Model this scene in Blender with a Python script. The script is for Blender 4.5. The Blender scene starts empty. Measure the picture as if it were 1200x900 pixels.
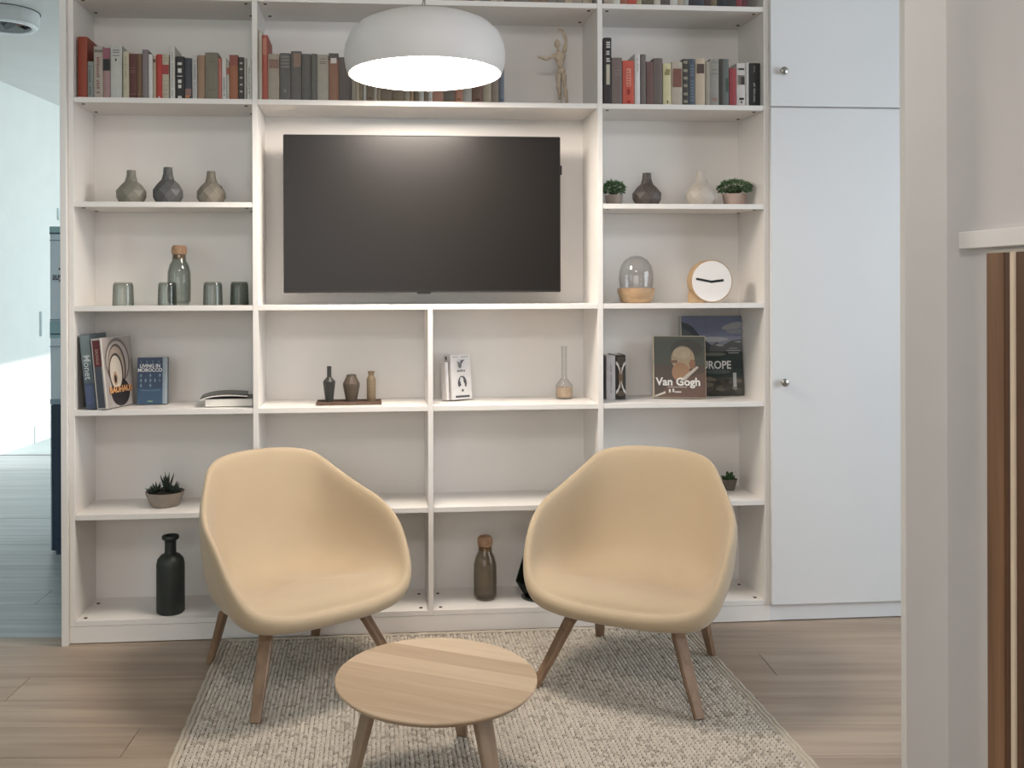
import bpy, bmesh, math, random
from mathutils import Vector, Matrix
random.seed(7)
S = bpy.context.scene
COL = S.collection
PI = math.pi
R = math.radians

# ------------------------------------------------------------------ camera
cam_d = bpy.data.cameras.new('camera')
cam = bpy.data.objects.new('camera', cam_d)
COL.objects.link(cam)
cam_d.sensor_fit = 'HORIZONTAL'
cam_d.sensor_width = 36.0
cam_d.lens = 36.0 * 1082.28 / 1200.0
cam_d.shift_x = (600 - 524.7) / 1200.0
cam_d.shift_y = -(450 - 335.9) / 1200.0
cam_d.clip_start = 0.05
cam.matrix_world = (Matrix.Translation((1.5515, -3.9853, 1.5)) @ Matrix.Rotation(-0.0795, 4, 'Z')
                    @ Matrix.Rotation(PI / 2 - 0.001, 4, 'X') @ Matrix.Rotation(-0.0032, 4, 'Z'))
S.camera = cam

# ------------------------------------------------------------------ world, exposure, lights
S.view_settings.view_transform = 'Standard'
S.view_settings.look = 'None'
S.view_settings.gamma = 1.0
S.view_settings.exposure = 0.0
w = bpy.data.worlds.new('world')
S.world = w
w.use_nodes = True
w.node_tree.nodes['Background'].inputs[0].default_value = (0.75, 0.88, 1.0, 1)
w.node_tree.nodes['Background'].inputs[1].default_value = 1.0


def area(name, loc, target, sx, sy, power, color):
    d = bpy.data.lights.new(name, 'AREA')
    d.shape = 'RECTANGLE'
    d.size, d.size_y, d.energy, d.color = sx, sy, power, color
    o = bpy.data.objects.new(name, d)
    COL.objects.link(o)
    o.location = loc
    o.rotation_euler = (Vector(target) - Vector(loc)).to_track_quat('-Z', 'Y').to_euler()
    return o


# added fills, plus daylight from the side room window and the hall window
area('fill_behind', (0.6, -6.2, 1.7), (1.9, 0, 1.5), 4.2, 2.0, 50, (1.0, 0.965, 0.94))  # added fill, lights the shelf fronts evenly from behind the camera
area('daylight_side_room', (6.7, -2.2, 1.8), (3.4, 0.0, 0.3), 2.6, 2.2, 116, (0.80, 0.90, 1.0))
area('daylight_hall', (1.9, 5.6, 2.2), (-1.7, 4.6, 1.4), 4.0, 2.0, 92, (0.90, 0.97, 1.0))
area('fill_screen', (-2.0, -3.6, 2.0), (-0.2, 2.2, 0.6), 1.0, 1.6, 15, (0.70, 0.93, 1.0))  # added cool fill that brightens the hall screen panel, no opening here
area('fill_partition', (1.7, -3.7, 3.25), (2.7, -1.5, 0.9), 0.6, 0.6, 29, (1.0, 0.96, 0.94))  # added unseen fill to lift the partition end and right wall
sun_d = bpy.data.lights.new('sun', 'SUN')
sun_d.energy = 5.0
sun_d.angle = R(1.2)
sun_d.color = (1.0, 0.94, 0.90)
sun = bpy.data.objects.new('sun', sun_d)
COL.objects.link(sun)
sun.rotation_euler = Vector((-0.975, 0.0, -0.20)).to_track_quat('-Z', 'Y').to_euler()

# ------------------------------------------------------------------ materials
def srgb(c):
    return tuple(((x / 255.0) / 12.92 if x / 255.0 <= 0.04045 else ((x / 255.0 + 0.055) / 1.055) ** 2.4) for x in c) + (1,)


MC = {}


def mat(name, rgb, rough=0.6, var=0.05, scale=12.0, bump=0.0, bscale=80.0, metal=0.0, spec=0.5, sheen=0.0, stretch=(1, 1, 1)):
    """Principled material whose colour wanders slightly with noise, with optional fine relief."""
    if name in MC:
        return MC[name]
    m = bpy.data.materials.new(name)
    m.use_nodes = True
    nt = m.node_tree
    b = nt.nodes['Principled BSDF']
    b.inputs['Roughness'].default_value = rough
    b.inputs['Metallic'].default_value = metal
    b.inputs['Specular IOR Level'].default_value = spec
    b.inputs['Sheen Weight'].default_value = sheen
    tc = nt.nodes.new('ShaderNodeTexCoord')
    mp = nt.nodes.new('ShaderNodeMapping')
    mp.inputs['Scale'].default_value = stretch
    nt.links.new(tc.outputs['Object'], mp.inputs[0])
    n = nt.nodes.new('ShaderNodeTexNoise')
    n.inputs['Scale'].default_value = scale
    n.inputs['Detail'].default_value = 4
    nt.links.new(mp.outputs[0], n.inputs['Vector'])
    r = nt.nodes.new('ShaderNodeValToRGB')
    c = srgb(rgb)
    r.color_ramp.elements[0].position = 0.3
    r.color_ramp.elements[1].position = 0.7
    r.color_ramp.elements[0].color = tuple(x * (1 - var) for x in c[:3]) + (1,)
    r.color_ramp.elements[1].color = tuple(min(1, x * (1 + var)) for x in c[:3]) + (1,)
    nt.links.new(n.outputs['Fac'], r.inputs[0])
    nt.links.new(r.outputs[0], b.inputs['Base Color'])
    if bump:
        n2 = nt.nodes.new('ShaderNodeTexNoise')
        n2.inputs['Scale'].default_value = bscale
        n2.inputs['Detail'].default_value = 3
        nt.links.new(tc.outputs['Object'], n2.inputs['Vector'])
        bp = nt.nodes.new('ShaderNodeBump')
        bp.inputs['Strength'].default_value = bump
        bp.inputs['Distance'].default_value = 0.002
        nt.links.new(n2.outputs['Fac'], bp.inputs['Height'])
        nt.links.new(bp.outputs[0], b.inputs['Normal'])
    MC[name] = m
    return m


def wood(name, light, dark, axis='X', scale=1.0, rough=0.5, per_object=0.0):
    if name in MC:
        return MC[name]
    m = bpy.data.materials.new(name)
    m.use_nodes = True
    nt = m.node_tree
    b = nt.nodes['Principled BSDF']
    b.inputs['Roughness'].default_value = rough
    tc = nt.nodes.new('ShaderNodeTexCoord')
    mp = nt.nodes.new('ShaderNodeMapping')
    s = {'X': (1.2, 22, 22), 'Y': (22, 1.2, 22), 'Z': (22, 22, 1.2)}[axis]
    mp.inputs['Scale'].default_value = tuple(k * scale for k in s)
    oi = nt.nodes.new('ShaderNodeObjectInfo')
    sh = nt.nodes.new('ShaderNodeVectorMath')
    sh.operation = 'ADD'
    ml = nt.nodes.new('ShaderNodeMath')
    ml.operation = 'MULTIPLY'
    ml.inputs[1].default_value = 37.0
    nt.links.new(oi.outputs['Random'], ml.inputs[0])
    nt.links.new(tc.outputs['Object'], sh.inputs[0])
    nt.links.new(ml.outputs[0], sh.inputs[1])
    nt.links.new(sh.outputs[0], mp.inputs[0])
    n = nt.nodes.new('ShaderNodeTexNoise')
    n.inputs['Scale'].default_value = 1.0
    n.inputs['Detail'].default_value = 7
    n.inputs['Distortion'].default_value = 0.6
    nt.links.new(mp.outputs[0], n.inputs['Vector'])
    r = nt.nodes.new('ShaderNodeValToRGB')
    r.color_ramp.elements[0].position = 0.32
    r.color_ramp.elements[1].position = 0.68
    r.color_ramp.elements[0].color = srgb(dark)
    r.color_ramp.elements[1].color = srgb(light)
    nt.links.new(n.outputs['Fac'], r.inputs[0])
    hs = nt.nodes.new('ShaderNodeHueSaturation')
    mr = nt.nodes.new('ShaderNodeMapRange')
    mr.inputs[3].default_value = 1 - per_object
    mr.inputs[4].default_value = 1 + per_object
    nt.links.new(oi.outputs['Random'], mr.inputs[0])
    nt.links.new(mr.outputs[0], hs.inputs['Value'])
    nt.links.new(r.outputs[0], hs.inputs['Color'])
    nt.links.new(hs.outputs[0], b.inputs['Base Color'])
    bp = nt.nodes.new('ShaderNodeBump')
    bp.inputs['Strength'].default_value = 0.15
    bp.inputs['Distance'].default_value = 0.001
    nt.links.new(n.outputs['Fac'], bp.inputs['Height'])
    nt.links.new(bp.outputs[0], b.inputs['Normal'])
    MC[name] = m
    return m


def glass(name, tint, edge=0.62):
    """Thin-walled glass: tinted see-through with a Fresnel reflection."""
    if name in MC:
        return MC[name]
    m = bpy.data.materials.new(name)
    m.use_nodes = True
    nt = m.node_tree
    nt.nodes.clear()
    o = nt.nodes.new('ShaderNodeOutputMaterial')
    t = nt.nodes.new('ShaderNodeBsdfTransparent')
    g = nt.nodes.new('ShaderNodeBsdfGlossy')
    g.inputs['Roughness'].default_value = 0.04
    lw = nt.nodes.new('ShaderNodeLayerWeight')
    lw.inputs['Blend'].default_value = 0.35
    cr = nt.nodes.new('ShaderNodeMix')
    cr.data_type = 'RGBA'
    c = srgb(tint)
    cr.inputs[6].default_value = c
    cr.inputs[7].default_value = tuple(x * edge for x in c[:3]) + (1,)
    nt.links.new(lw.outputs['Facing'], cr.inputs[0])
    nt.links.new(cr.outputs[2], t.inputs[0])
    mx = nt.nodes.new('ShaderNodeMixShader')
    pw = nt.nodes.new('ShaderNodeMath')
    pw.operation = 'POWER'
    pw.inputs[1].default_value = 4.0
    fr = nt.nodes.new('ShaderNodeMath')
    fr.operation = 'MULTIPLY_ADD'
    fr.inputs[1].default_value = 0.45
    fr.inputs[2].default_value = 0.04
    nt.links.new(lw.outputs['Facing'], pw.inputs[0])
    nt.links.new(pw.outputs[0], fr.inputs[0])
    nt.links.new(fr.outputs[0], mx.inputs[0])
    nt.links.new(t.outputs[0], mx.inputs[1])
    nt.links.new(g.outputs[0], mx.inputs[2])
    nt.links.new(mx.outputs[0], o.inputs[0])
    MC[name] = m
    return m


def emit(name, rgb, strength):
    m = bpy.data.materials.new(name)
    m.use_nodes = True
    nt = m.node_tree
    nt.nodes.clear()
    o = nt.nodes.new('ShaderNodeOutputMaterial')
    e = nt.nodes.new('ShaderNodeEmission')
    e.inputs[0].default_value = rgb + (1,)
    e.inputs[1].default_value = strength
    nt.links.new(e.outputs[0], o.inputs[0])
    return m


def col(rgb, rough=0.55):
    g_ = sum(rgb) / 3.0
    rgb = tuple((g_ + (x - g_) * 0.86) * 0.93 for x in rgb)
    return mat('print_%02x%02x%02x' % tuple(int(x) for x in rgb), rgb, rough, 0.06, 30)


WHITE = mat('white_lacquer', (234, 230, 225), 0.42, 0.012, 3, 0.05, 160)
DOORW = mat('white_door_lacquer', (226, 227, 227), 0.38, 0.01, 2, 0.05, 160)
WALLP = mat('wall_paint', (212, 207, 204), 0.85, 0.02, 4, 0.15, 220)
HALLP = mat('hall_wall_paint', (226, 232, 230), 0.85, 0.02, 4, 0.1, 200)
CEILP = mat('ceiling_paint', (225, 225, 222), 0.9, 0.02, 3, 0.1, 200)
JOINT = mat('floor_joint', (84, 76, 66), 0.8, 0.1, 20)
PLANK = wood('floor_plank_oak', (174, 156, 138), (148, 130, 113), 'X', 0.9, 0.42, 0.06)
OAK = wood('light_oak_veneer', (226, 202, 172), (204, 176, 144), 'X', 0.8, 0.42)
LEGOAK = wood('leg_oak', (150, 121, 95), (120, 95, 73), 'Z', 1.4, 0.45)
BROWNW = wood('brown_walnut', (142, 104, 72), (104, 72, 48), 'Z', 1.0, 0.45)
DARKW = wood('dark_walnut', (104, 68, 42), (70, 44, 26), 'Z', 1.0, 0.45)
CORK = mat('cork', (168, 134, 106), 0.85, 0.15, 60, 0.4, 160)
CREAM = mat('cream_upholstery', (182, 162, 133), 0.72, 0.02, 6, 0.12, 420, sheen=0.25)
PAGES = mat('book_pages', (214, 206, 190), 0.9, 0.08, 120, stretch=(6, 1, 1))
CHROME = mat('brushed_steel', (170, 168, 160), 0.3, 0.05, 40, metal=1.0)
BOLT = mat('dark_bolt', (70, 64, 58), 0.5, 0.1, 50)
BLACK = mat('black_matt', (14, 15, 14), 0.55, 0.1, 20)
SOIL = mat('soil', (40, 34, 28), 0.95, 0.3, 60, 0.6, 90)

# ------------------------------------------------------------------ helpers
def put(name, bm, m=None, parent=None, loc=None, rot=None, smooth=False, mats=None):
    me = bpy.data.meshes.new(name)
    bm.normal_update()
    bm.to_mesh(me)
    bm.free()
    for x in (mats or [m]):
        me.materials.append(x)
    if smooth:
        me.polygons.foreach_set('use_smooth', [True] * len(me.polygons))
    o = bpy.data.objects.new(name, me)
    COL.objects.link(o)
    if parent is not None:
        o.parent = parent
    if loc is not None:
        o.location = loc
    if rot is not None:
        o.rotation_euler = rot
    return o


def empty(name, label, cat, loc=(0, 0, 0), rot=(0, 0, 0), group=None):
    o = bpy.data.objects.new(name, None)
    o.empty_display_size = 0.05
    COL.objects.link(o)
    o.location = loc
    o.rotation_euler = rot
    o['label'] = label
    o['category'] = cat
    if group:
        o['group'] = group
    return o


def tag(o, label, cat, group=None):
    o['label'] = label
    o['category'] = cat
    if group:
        o['group'] = group
    return o


def structure(o, label=None, cat=None):
    o['kind'] = 'structure'
    if label:
        o['label'] = label
    if cat:
        o['category'] = cat
    return o


def box(bm, x0, x1, y0, y1, z0, z1, bevel=0.0, mi=0):
    r = bmesh.ops.create_cube(bm, size=1.0)
    for v in r['verts']:
        v.co.x = x0 + (v.co.x + 0.5) * (x1 - x0)
        v.co.y = y0 + (v.co.y + 0.5) * (y1 - y0)
        v.co.z = z0 + (v.co.z + 0.5) * (z1 - z0)
    fs = list({f for v in r['verts'] for f in v.link_faces})
    for f in fs:
        f.material_index = mi
    if bevel:
        es = list({e for f in fs for e in f.edges})
        g = bmesh.ops.bevel(bm, geom=es, offset=bevel, segments=1, affect='EDGES', profile=0.5)
    return r


def boxobj(name, x0, x1, y0, y1, z0, z1, m, parent=None, bevel=0.0):
    bm = bmesh.new()
    box(bm, x0, x1, y0, y1, z0, z1, bevel)
    return put(name, bm, m, parent)


def lathe(bm, prof, seg=40, twist=False, cx=0, cy=0, sx=1.0, sy=1.0, mi=0):
    """Revolve (radius, z) pairs; radius 0 closes with one vertex. twist=True gives diamond facets."""
    rings = []
    for k, (r, z) in enumerate(prof):
        if r <= 1e-6:
            rings.append([bm.verts.new((cx, cy, z))])
        else:
            off = (PI / seg if (twist and k % 2) else 0)
            rings.append([bm.verts.new((cx + r * sx * math.cos(2 * PI * i / seg + off), cy + r * sy * math.sin(2 * PI * i / seg + off), z)) for i in range(seg)])
    for k in range(len(rings) - 1):
        a, b = rings[k], rings[k + 1]
        for i in range(seg):
            j = (i + 1) % seg
            if len(a) == 1 and len(b) == 1:
                continue
            if len(a) == 1:
                f = bm.faces.new((a[0], b[j], b[i])); f.material_index = mi
            elif len(b) == 1:
                f = bm.faces.new((a[i], a[j], b[0])); f.material_index = mi
            elif twist:
                if k % 2 == 0:
                    bm.faces.new((a[i], a[j], b[i]))
                    bm.faces.new((a[j], b[j], b[i]))
                else:
                    bm.faces.new((a[i], b[j], b[i]))
                    bm.faces.new((a[i], a[j], b[j]))
            else:
                f = bm.faces.new((a[i], a[j], b[j], b[i])); f.material_index = mi
    bmesh.ops.recalc_face_normals(bm, faces=bm.faces)


def lath(name, prof, m, parent=None, seg=40, loc=None, smooth=True, **kw):
    bm = bmesh.new()
    lathe(bm, prof, seg, **kw)
    o = put(name, bm, m, parent, loc=loc, smooth=smooth)
    if smooth:
        try:
            o.data.set_sharp_from_angle(angle=R(38))
        except Exception:
            pass
    return o


def sweep(bm, path, widths, thicks, side):
    """Rectangular section swept along path; side = direction of the width."""
    rings = []
    n = len(path)
    for i, p in enumerate(path):
        p = Vector(p)
        d = (Vector(path[min(i + 1, n - 1)]) - Vector(path[max(i - 1, 0)])).normalized()
        s = Vector(side)
        s = (s - d * s.dot(d)).normalized()
        t = d.cross(s).normalized()
        w_, h_ = widths[i] / 2, thicks[i] / 2
        ch = min(w_, h_) * 0.35
        pts = [(w_, h_ - ch), (w_ - ch, h_), (-w_ + ch, h_), (-w_, h_ - ch), (-w_, -h_ + ch), (-w_ + ch, -h_), (w_ - ch, -h_), (w_, -h_ + ch)]
        rings.append([bm.verts.new(p + s * a + t * b) for a, b in pts])
    for i in range(n - 1):
        for k in range(8):
            bm.faces.new((rings[i][k], rings[i][(k + 1) % 8], rings[i + 1][(k + 1) % 8], rings[i + 1][k]))
    bm.faces.new(rings[0])
    bm.faces.new(list(reversed(rings[-1])))
    bmesh.ops.recalc_face_normals(bm, faces=bm.faces)


def tube(bm, path, radii, seg=10):
    rings = []
    n = len(path)
    for i, p in enumerate(path):
        p = Vector(p)
        d = (Vector(path[min(i + 1, n - 1)]) - Vector(path[max(i - 1, 0)])).normalized()
        s = Vector((0, 1, 0)) if abs(d.y) < 0.9 else Vector((1, 0, 0))
        s = (s - d * s.dot(d)).normalized()
        t = d.cross(s)
        r = radii[i] if isinstance(radii, (list, tuple)) else radii
        rings.append([bm.verts.new(p + (s * math.cos(2 * PI * k / seg) + t * math.sin(2 * PI * k / seg)) * r) for k in range(seg)])
    for i in range(n - 1):
        for k in range(seg):
            bm.faces.new((rings[i][k], rings[i][(k + 1) % seg], rings[i + 1][(k + 1) % seg], rings[i + 1][k]))
    bm.faces.new(rings[0])
    bm.faces.new(list(reversed(rings[-1])))
    bmesh.ops.recalc_face_normals(bm, faces=bm.faces)


def ball(bm, c, rx, ry, rz, u=14, v=9):
    r = bmesh.ops.create_uvsphere(bm, u_segments=u, v_segments=v, radius=1)
    for q in r['verts']:
        q.co = Vector((c[0] + q.co.x * rx, c[1] + q.co.y * ry, c[2] + q.co.z * rz))


def flat_art(name, parent, polys, y=-0.0004, side=None, label=None):
    """Flat print on a surface facing -y of the parent: polys = [(rgb, [(x, z), ...]), ...], later ones on top."""
    bm = bmesh.new()
    mats, idx = [], {}
    for k, (c, pts) in enumerate(polys):
        c = tuple(int(q) for q in c)
        if c not in idx:
            idx[c] = len(mats)
            mats.append(col(c, 0.4))
        vs = [bm.verts.new((px, y - 0.00025 * (k % 12) if len(polys) < 40 else y - 0.00006 * k, pz)) for px, pz in pts]
        f = bm.faces.new(vs)
        f.material_index = idx[c]
        f.normal_update()
        if f.normal.y > 0:
            f.normal_flip()
    o = put(name, bm, parent=parent, mats=mats)
    if label:
        o['label'] = label
    return o


def rect(x0, x1, z0, z1):
    return [(x0, z0), (x1, z0), (x1, z1), (x0, z1)]


def oval(cx, cz, rx, rz, n=24, rot=0.0):
    return [(cx + rx * math.cos(2 * PI * i / n) * math.cos(rot) - rz * math.sin(2 * PI * i / n) * math.sin(rot),
             cz + rx * math.cos(2 * PI * i / n) * math.sin(rot) + rz * math.sin(2 * PI * i / n) * math.cos(rot)) for i in range(n)]


def text(name, body, size, m, parent, loc, rot=(PI / 2, 0, 0), sx=1.0, align='CENTER', bold=0.0, depth=0.0003):
    cu = bpy.data.curves.new(name, 'FONT')
    cu.body = body
    cu.size = size
    cu.align_x = align
    cu.align_y = 'CENTER'
    cu.extrude = depth
    cu.offset = bold
    cu.resolution_u = 3
    cu.space_line = 0.85
    tmp = bpy.data.objects.new('tmp_text', cu)
    COL.objects.link(tmp)
    bpy.context.view_layer.update()
    me = bpy.data.meshes.new_from_object(tmp.evaluated_get(bpy.context.evaluated_depsgraph_get()))
    bpy.data.objects.remove(tmp)
    me.name = name
    me.materials.clear()
    me.materials.append(m)
    for v in me.vertices:
        v.co.x *= sx
    o = bpy.data.objects.new(name, me)
    COL.objects.link(o)
    o.parent = parent
    o.location = loc
    o.rotation_euler = rot
    return o


# ------------------------------------------------------------------ floor and walls
RY = -0.0795                                   # the boards run 4.5 degrees off the line of the shelving
floor = boxobj('floor', -5.5, 7.5, -7.0, 11.5, -0.10, -0.0035, JOINT)
structure(floor, 'pale grey-brown oak board floor running under rug and shelving', 'floor')
fm = Matrix.Translation((1.5515, -3.9853, 0)) @ Matrix.Rotation(RY, 4, 'Z')


def plank_mesh(L, W):
    bm = bmesh.new()
    box(bm, -L / 2 + 0.001, L / 2 - 0.001, -W / 2 + 0.0011, W / 2 - 0.0011, -0.0034, 0.0)
    bm.verts.ensure_lookup_table()
    top = [f for f in bm.faces if f.calc_center_median().z > -0.0001]
    bmesh.ops.bevel(bm, geom=[e for f in top for e in f.edges], offset=0.0012, segments=1, affect='EDGES')
    me = bpy.data.meshes.new('plank')
    bm.to_mesh(me)
    bm.free()
    me.materials.append(PLANK)
    return me


pm = plank_mesh(2.1, 0.203)
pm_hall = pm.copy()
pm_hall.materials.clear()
pm_hall.materials.append(wood('hall_plank_daylit', (176, 185, 188), (152, 161, 165), 'X', 0.9, 0.42, 0.06))  # same oak boards, with the hall's cool daylight put into their colour
for k in range(-6, 15):
    yl = 2.94 + 0.203 * k + 0.1015
    off = (k * 0.77) % 2.1
    for j in range(-3, 3):
        cx_ = j * 2.1 + off
        if cx_ < -4.3 or cx_ > 4.9:
            continue
        if cx_ - 1.05 > 2.6 and yl > 4.2:
            continue
        if cx_ - 1.05 > -1.5 and yl > 4.5:
            continue
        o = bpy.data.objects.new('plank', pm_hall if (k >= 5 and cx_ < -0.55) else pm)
        COL.objects.link(o)
        o.parent = floor
        o.matrix_local = fm @ Matrix.Translation((cx_, yl, 0))
far = wood('far_floor_daylit', (176, 185, 188), (152, 161, 165), 'X', 0.9, 0.42)  # oak boards again, blue daylight mixed into the tone
ff = boxobj('floor', -4.3, 2.0, 5.99, 8.235, -0.0034, 0.0, far)
ff.matrix_world = fm
structure(ff, 'far stretch of board floor in the daylit hall', 'floor')
tile = mat('hall_stone', (176, 190, 192), 0.5, 0.06, 3)
ft = boxobj('floor', -4.6, 2.2, 8.25, 14.0, -0.0034, 0.001, tile)
ft.matrix_world = fm
structure(ft, 'grey-blue floor beyond the threshold at the hall end', 'floor')
th = boxobj('trim_1', -4.3, 2.0, 8.235, 8.25, -0.003, 0.004, mat('threshold', (120, 124, 122), 0.4, 0.05), None)
th.matrix_world = fm
structure(th)

ceiling = structure(boxobj('ceiling', -5.5, 7.5, -7.0, 11.5, 3.35, 3.45, CEILP))
wb = structure(boxobj('wall_back', 0.274, 7.4, 0.318, 0.42, 0, 3.35, WALLP))
# left wall, continuous from beside the camera to the hall end
wl = boxobj('wall_left', -0.15, 0, -12.5, 7.0, 0, 3.35, HALLP)
wl.location = (-1.7899, 4.5672, 0)
wl.rotation_euler = (0, 0, math.atan2(-0.1155, 0.9723))
structure(wl)
bb = boxobj('baseboard_left', 0.0, 0.018, 0.62, 5.0, 0, 0.16, mat('grey_baseboard', (196, 206, 206), 0.5, 0.02), None)
bb.location = wl.location
bb.rotation_euler = wl.rotation_euler
structure(bb)
structure(boxobj('wall_far', -4.0, 3.2, 10.6, 10.75, 0, 3.35, HALLP))
# hall right wall with a window opening that lets the low sun onto the left wall
bm = bmesh.new()
box(bm, 2.6, 2.7, 0.42, 3.9, 0, 3.35)
box(bm, 2.6, 2.7, 8.6, 10.7, 0, 3.35)
box(bm, 2.6, 2.7, 3.9, 8.6, 1.70, 3.35)
structure(put('wall_hall', bm, HALLP))
structure(boxobj('wall_rear', -5.4, 7.4, -6.75, -6.6, 0, 3.35, WALLP))
structure(boxobj('wall_side', 7.2, 7.35, -6.6, 0.42, 0, 3.35, WALLP))
# partition on the right with the projecting end
bm = bmesh.new()
box(bm, 2.917, 3.12, -6.6, -1.8785, 0, 3.35, 0.0)
wr = structure(put('wall_right', bm, WALLP))
bm = bmesh.new()
box(bm, 2.8129, 3.12, -1.8788, -1.856, 0, 3.35, 0.001)
structure(put('trim_2', bm, mat('jamb_paint', (214, 211, 206), 0.8, 0.02, 4, 0.12, 200)))

# ledge and wooden hatch on the partition
led = tag(boxobj('ledge_shelf', 2.902, 2.9165, -3.6, -1.945, 1.5805, 1.620, WHITE, None, 0.002), 'narrow white ledge above the brown wooden panel at right', 'ledge')
hatch = empty('wooden_panel', 'tall brown wooden panel in pale frame below the white ledge', 'panel', (2.917, -2.04, 0))
boxobj('frame', -0.004, 0.0, -0.50, 0.0025, 0.0, 1.575, mat('pale_frame', (205, 198, 184), 0.5), hatch)
for i, (a, b, mm) in enumerate([(-0.057, -0.001, BROWNW), (-0.078, -0.057, DARKW), (-0.36, -0.093, DARKW)]):
    boxobj('panel_board', -0.012 - 0.002 * (i == 0), -0.003, a, b, 0.0, 1.568, mm, hatch, 0.001)
boxobj('glazing_bead', -0.016, -0.003, -0.092, -0.079, 0.0, 1.568, mat('pale_bead', (222, 202, 176), 0.5), hatch, 0.001)

# ------------------------------------------------------------------ bookcase
T = 0.022
XA, XB, XC, XD, XE = 0.2969, 1.0361, 1.782, 2.5306, 3.2818
ZT, ZA, ZB, ZC, ZD, ZE, Z0 = 2.714, 2.275, 1.836, 1.397, 0.958, 0.519, 0.096
DEP = 0.2917
case = empty('bookcase', 'built-in white bookcase with open shelves filling the wall around the television', 'bookcase', (0, 0, 0))
TOP = 3.30
boxobj('end_panel', 0.248, 0.2735, -0.022, DEP + 0.02, 0.0, TOP, WHITE, case, 0.001)
boxobj('upright', 0.2745, XA, 0.0, DEP, Z0 - T, TOP, WHITE, case, 0.0008)
boxobj('upright', XB, XB + T, 0.0, DEP, Z0 - T, TOP, WHITE, case, 0.0008)
boxobj('upright', XC, XC + T, 0.0005, DEP, Z0 - T, ZC, WHITE, case, 0.0008)
boxobj('upright', XD, XD + T, 0.0, DEP, Z0 - T, TOP, WHITE, case, 0.0008)
boxobj('upright', XE, XE + 0.0225, 0.0, DEP, Z0 - T, TOP, WHITE, case, 0.0008)
boxobj('back_panel', 0.2745, XE + T, DEP, DEP + 0.012, 0.0, TOP, WHITE, case)
boxobj('plinth', 0.2745, XE + 0.0225, 0.001, 0.02, 0.004, Z0 - T - 0.0012, WHITE, case)
boxobj('shadow_gap', 0.2745, XE + 0.02, 0.012, 0.03, 0.0, 0.005, BOLT, case)
L_, M1, M2, M12, R_ = (XA, XB), (XB + T, XC), (XC + T, XD), (XB + T, XD), (XD + T, XE)
shelves = [(L_, Z0 - T), (M1, Z0 - T), (M2, Z0 - T), (R_, Z0 - T)]
for zz in (ZE, ZD):
    shelves += [(L_, zz), (M1, zz), (M2, zz), (R_, zz)]
shelves += [(L_, ZC), (M12, ZC), (R_, ZC), (L_, ZB), (R_, ZB), (L_, ZA), (M12, ZA), (R_, ZA), (L_, ZT), (M12, ZT), (R_, ZT), (L_, 3.15), (M12, 3.15), (R_, 3.15)]
for (a, b), zz in shelves:
    boxobj('shelf', a + 0.0005, b - 0.0005, 0.001, DEP - 0.0005, zz, zz + T, WHITE, case, 0.0008)
# bolts under the shelves and in the bottom boards
bm = bmesh.new()
bmesh.ops.create_cone(bm, cap_ends=True, segments=10, radius1=0.0075, radius2=0.0075, depth=0.003)
bolt_me = bpy.data.meshes.new('bolt')
bm.to_mesh(bolt_me)
bm.free()
bolt_me.materials.append(BOLT)


def bolt(x, y, z):
    o = bpy.data.objects.new('bolt', bolt_me)
    COL.objects.link(o)
    o.parent = case
    o.location = (x, y, z)


for (a, b), zz in shelves:
    if zz < 0.2:
        for x in (a + 0.032, b - 0.032):
            bolt(x, 0.035, Z0 + 0.0012)
            bolt(x, 0.215, Z0 + 0.0012)
    elif zz in (ZT, ZA, ZB) and not ((a, b) == M12 and zz == ZA):
        for x in (a + 0.030, b - 0.030):
            bolt(x, 0.035, zz - 0.0012)
            bolt(x, 0.215, zz - 0.0012)

# tall cupboard to the right of the shelves
cup = empty('cupboard', 'tall white two-door cupboard with small round knobs right of the shelves', 'cupboard', (0, 0, 0))
CX0, CX1 = XE + 0.0235, 4.10
boxobj('body', CX0, CX1, 0.002, DEP + 0.02, 0.086, TOP, WHITE, cup)
boxobj('plinth', CX0, CX1, 0.004, 0.03, 0.004, 0.084, DOORW, cup)
boxobj('shadow_gap', CX0, CX1, 0.012, 0.03, 0.0, 0.004, BOLT, cup)
for nm, za, zb, kz in (('door', 0.080, 2.284, 1.067), ('door', 2.2915, TOP, 2.4445)):
    d = boxobj(nm, CX0 + 0.001, 3.968, -0.020, 0.0, za, zb, DOORW, cup, 0.0012)
    kb = bmesh.new()
    lathe(kb, [(0, 0), (0.007, 0), (0.006, 0.010), (0.0165, 0.014), (0.0175, 0.022), (0.014, 0.026), (0, 0.026)], 24)
    k = put('knob', kb, CHROME, d, loc=(3.359, -0.0202, kz), rot=(PI / 2, 0, 0), smooth=True)
boxobj('door', 3.972, CX1, -0.020, 0.0, 0.080, TOP, DOORW, cup, 0.0012)

# ------------------------------------------------------------------ television
tv = empty('television', 'large flat black television hung in the central niche of the bookcase', 'television', (1.770, 0.085, 1.47))
TW, TH = 0.6125, 0.693
tvm = mat('tv_casing', (30, 28, 27), 0.4, 0.05)
scr = mat('tv_screen', (24, 20, 17), 0.30, 0.02, spec=0.42)
boxobj('casing', -TW, TW, 0.0, 0.045, 0.0, TH, tvm, tv, 0.004)
boxobj('screen', -TW + 0.005, TW - 0.005, -0.0015, 0.002, 0.012, TH - 0.005, scr, tv)
boxobj('sensor_strip', -0.03, 0.03, -0.001, 0.004, -0.006, 0.002, tvm, tv)
boxobj('mount', -0.20, 0.20, 0.045, DEP - 0.085, 0.15, 0.5, BLACK, tv)
boxobj('side_buttons', TW - 0.002, TW + 0.007, 0.004, 0.03, 0.525, 0.565, tvm, tv)

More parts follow.
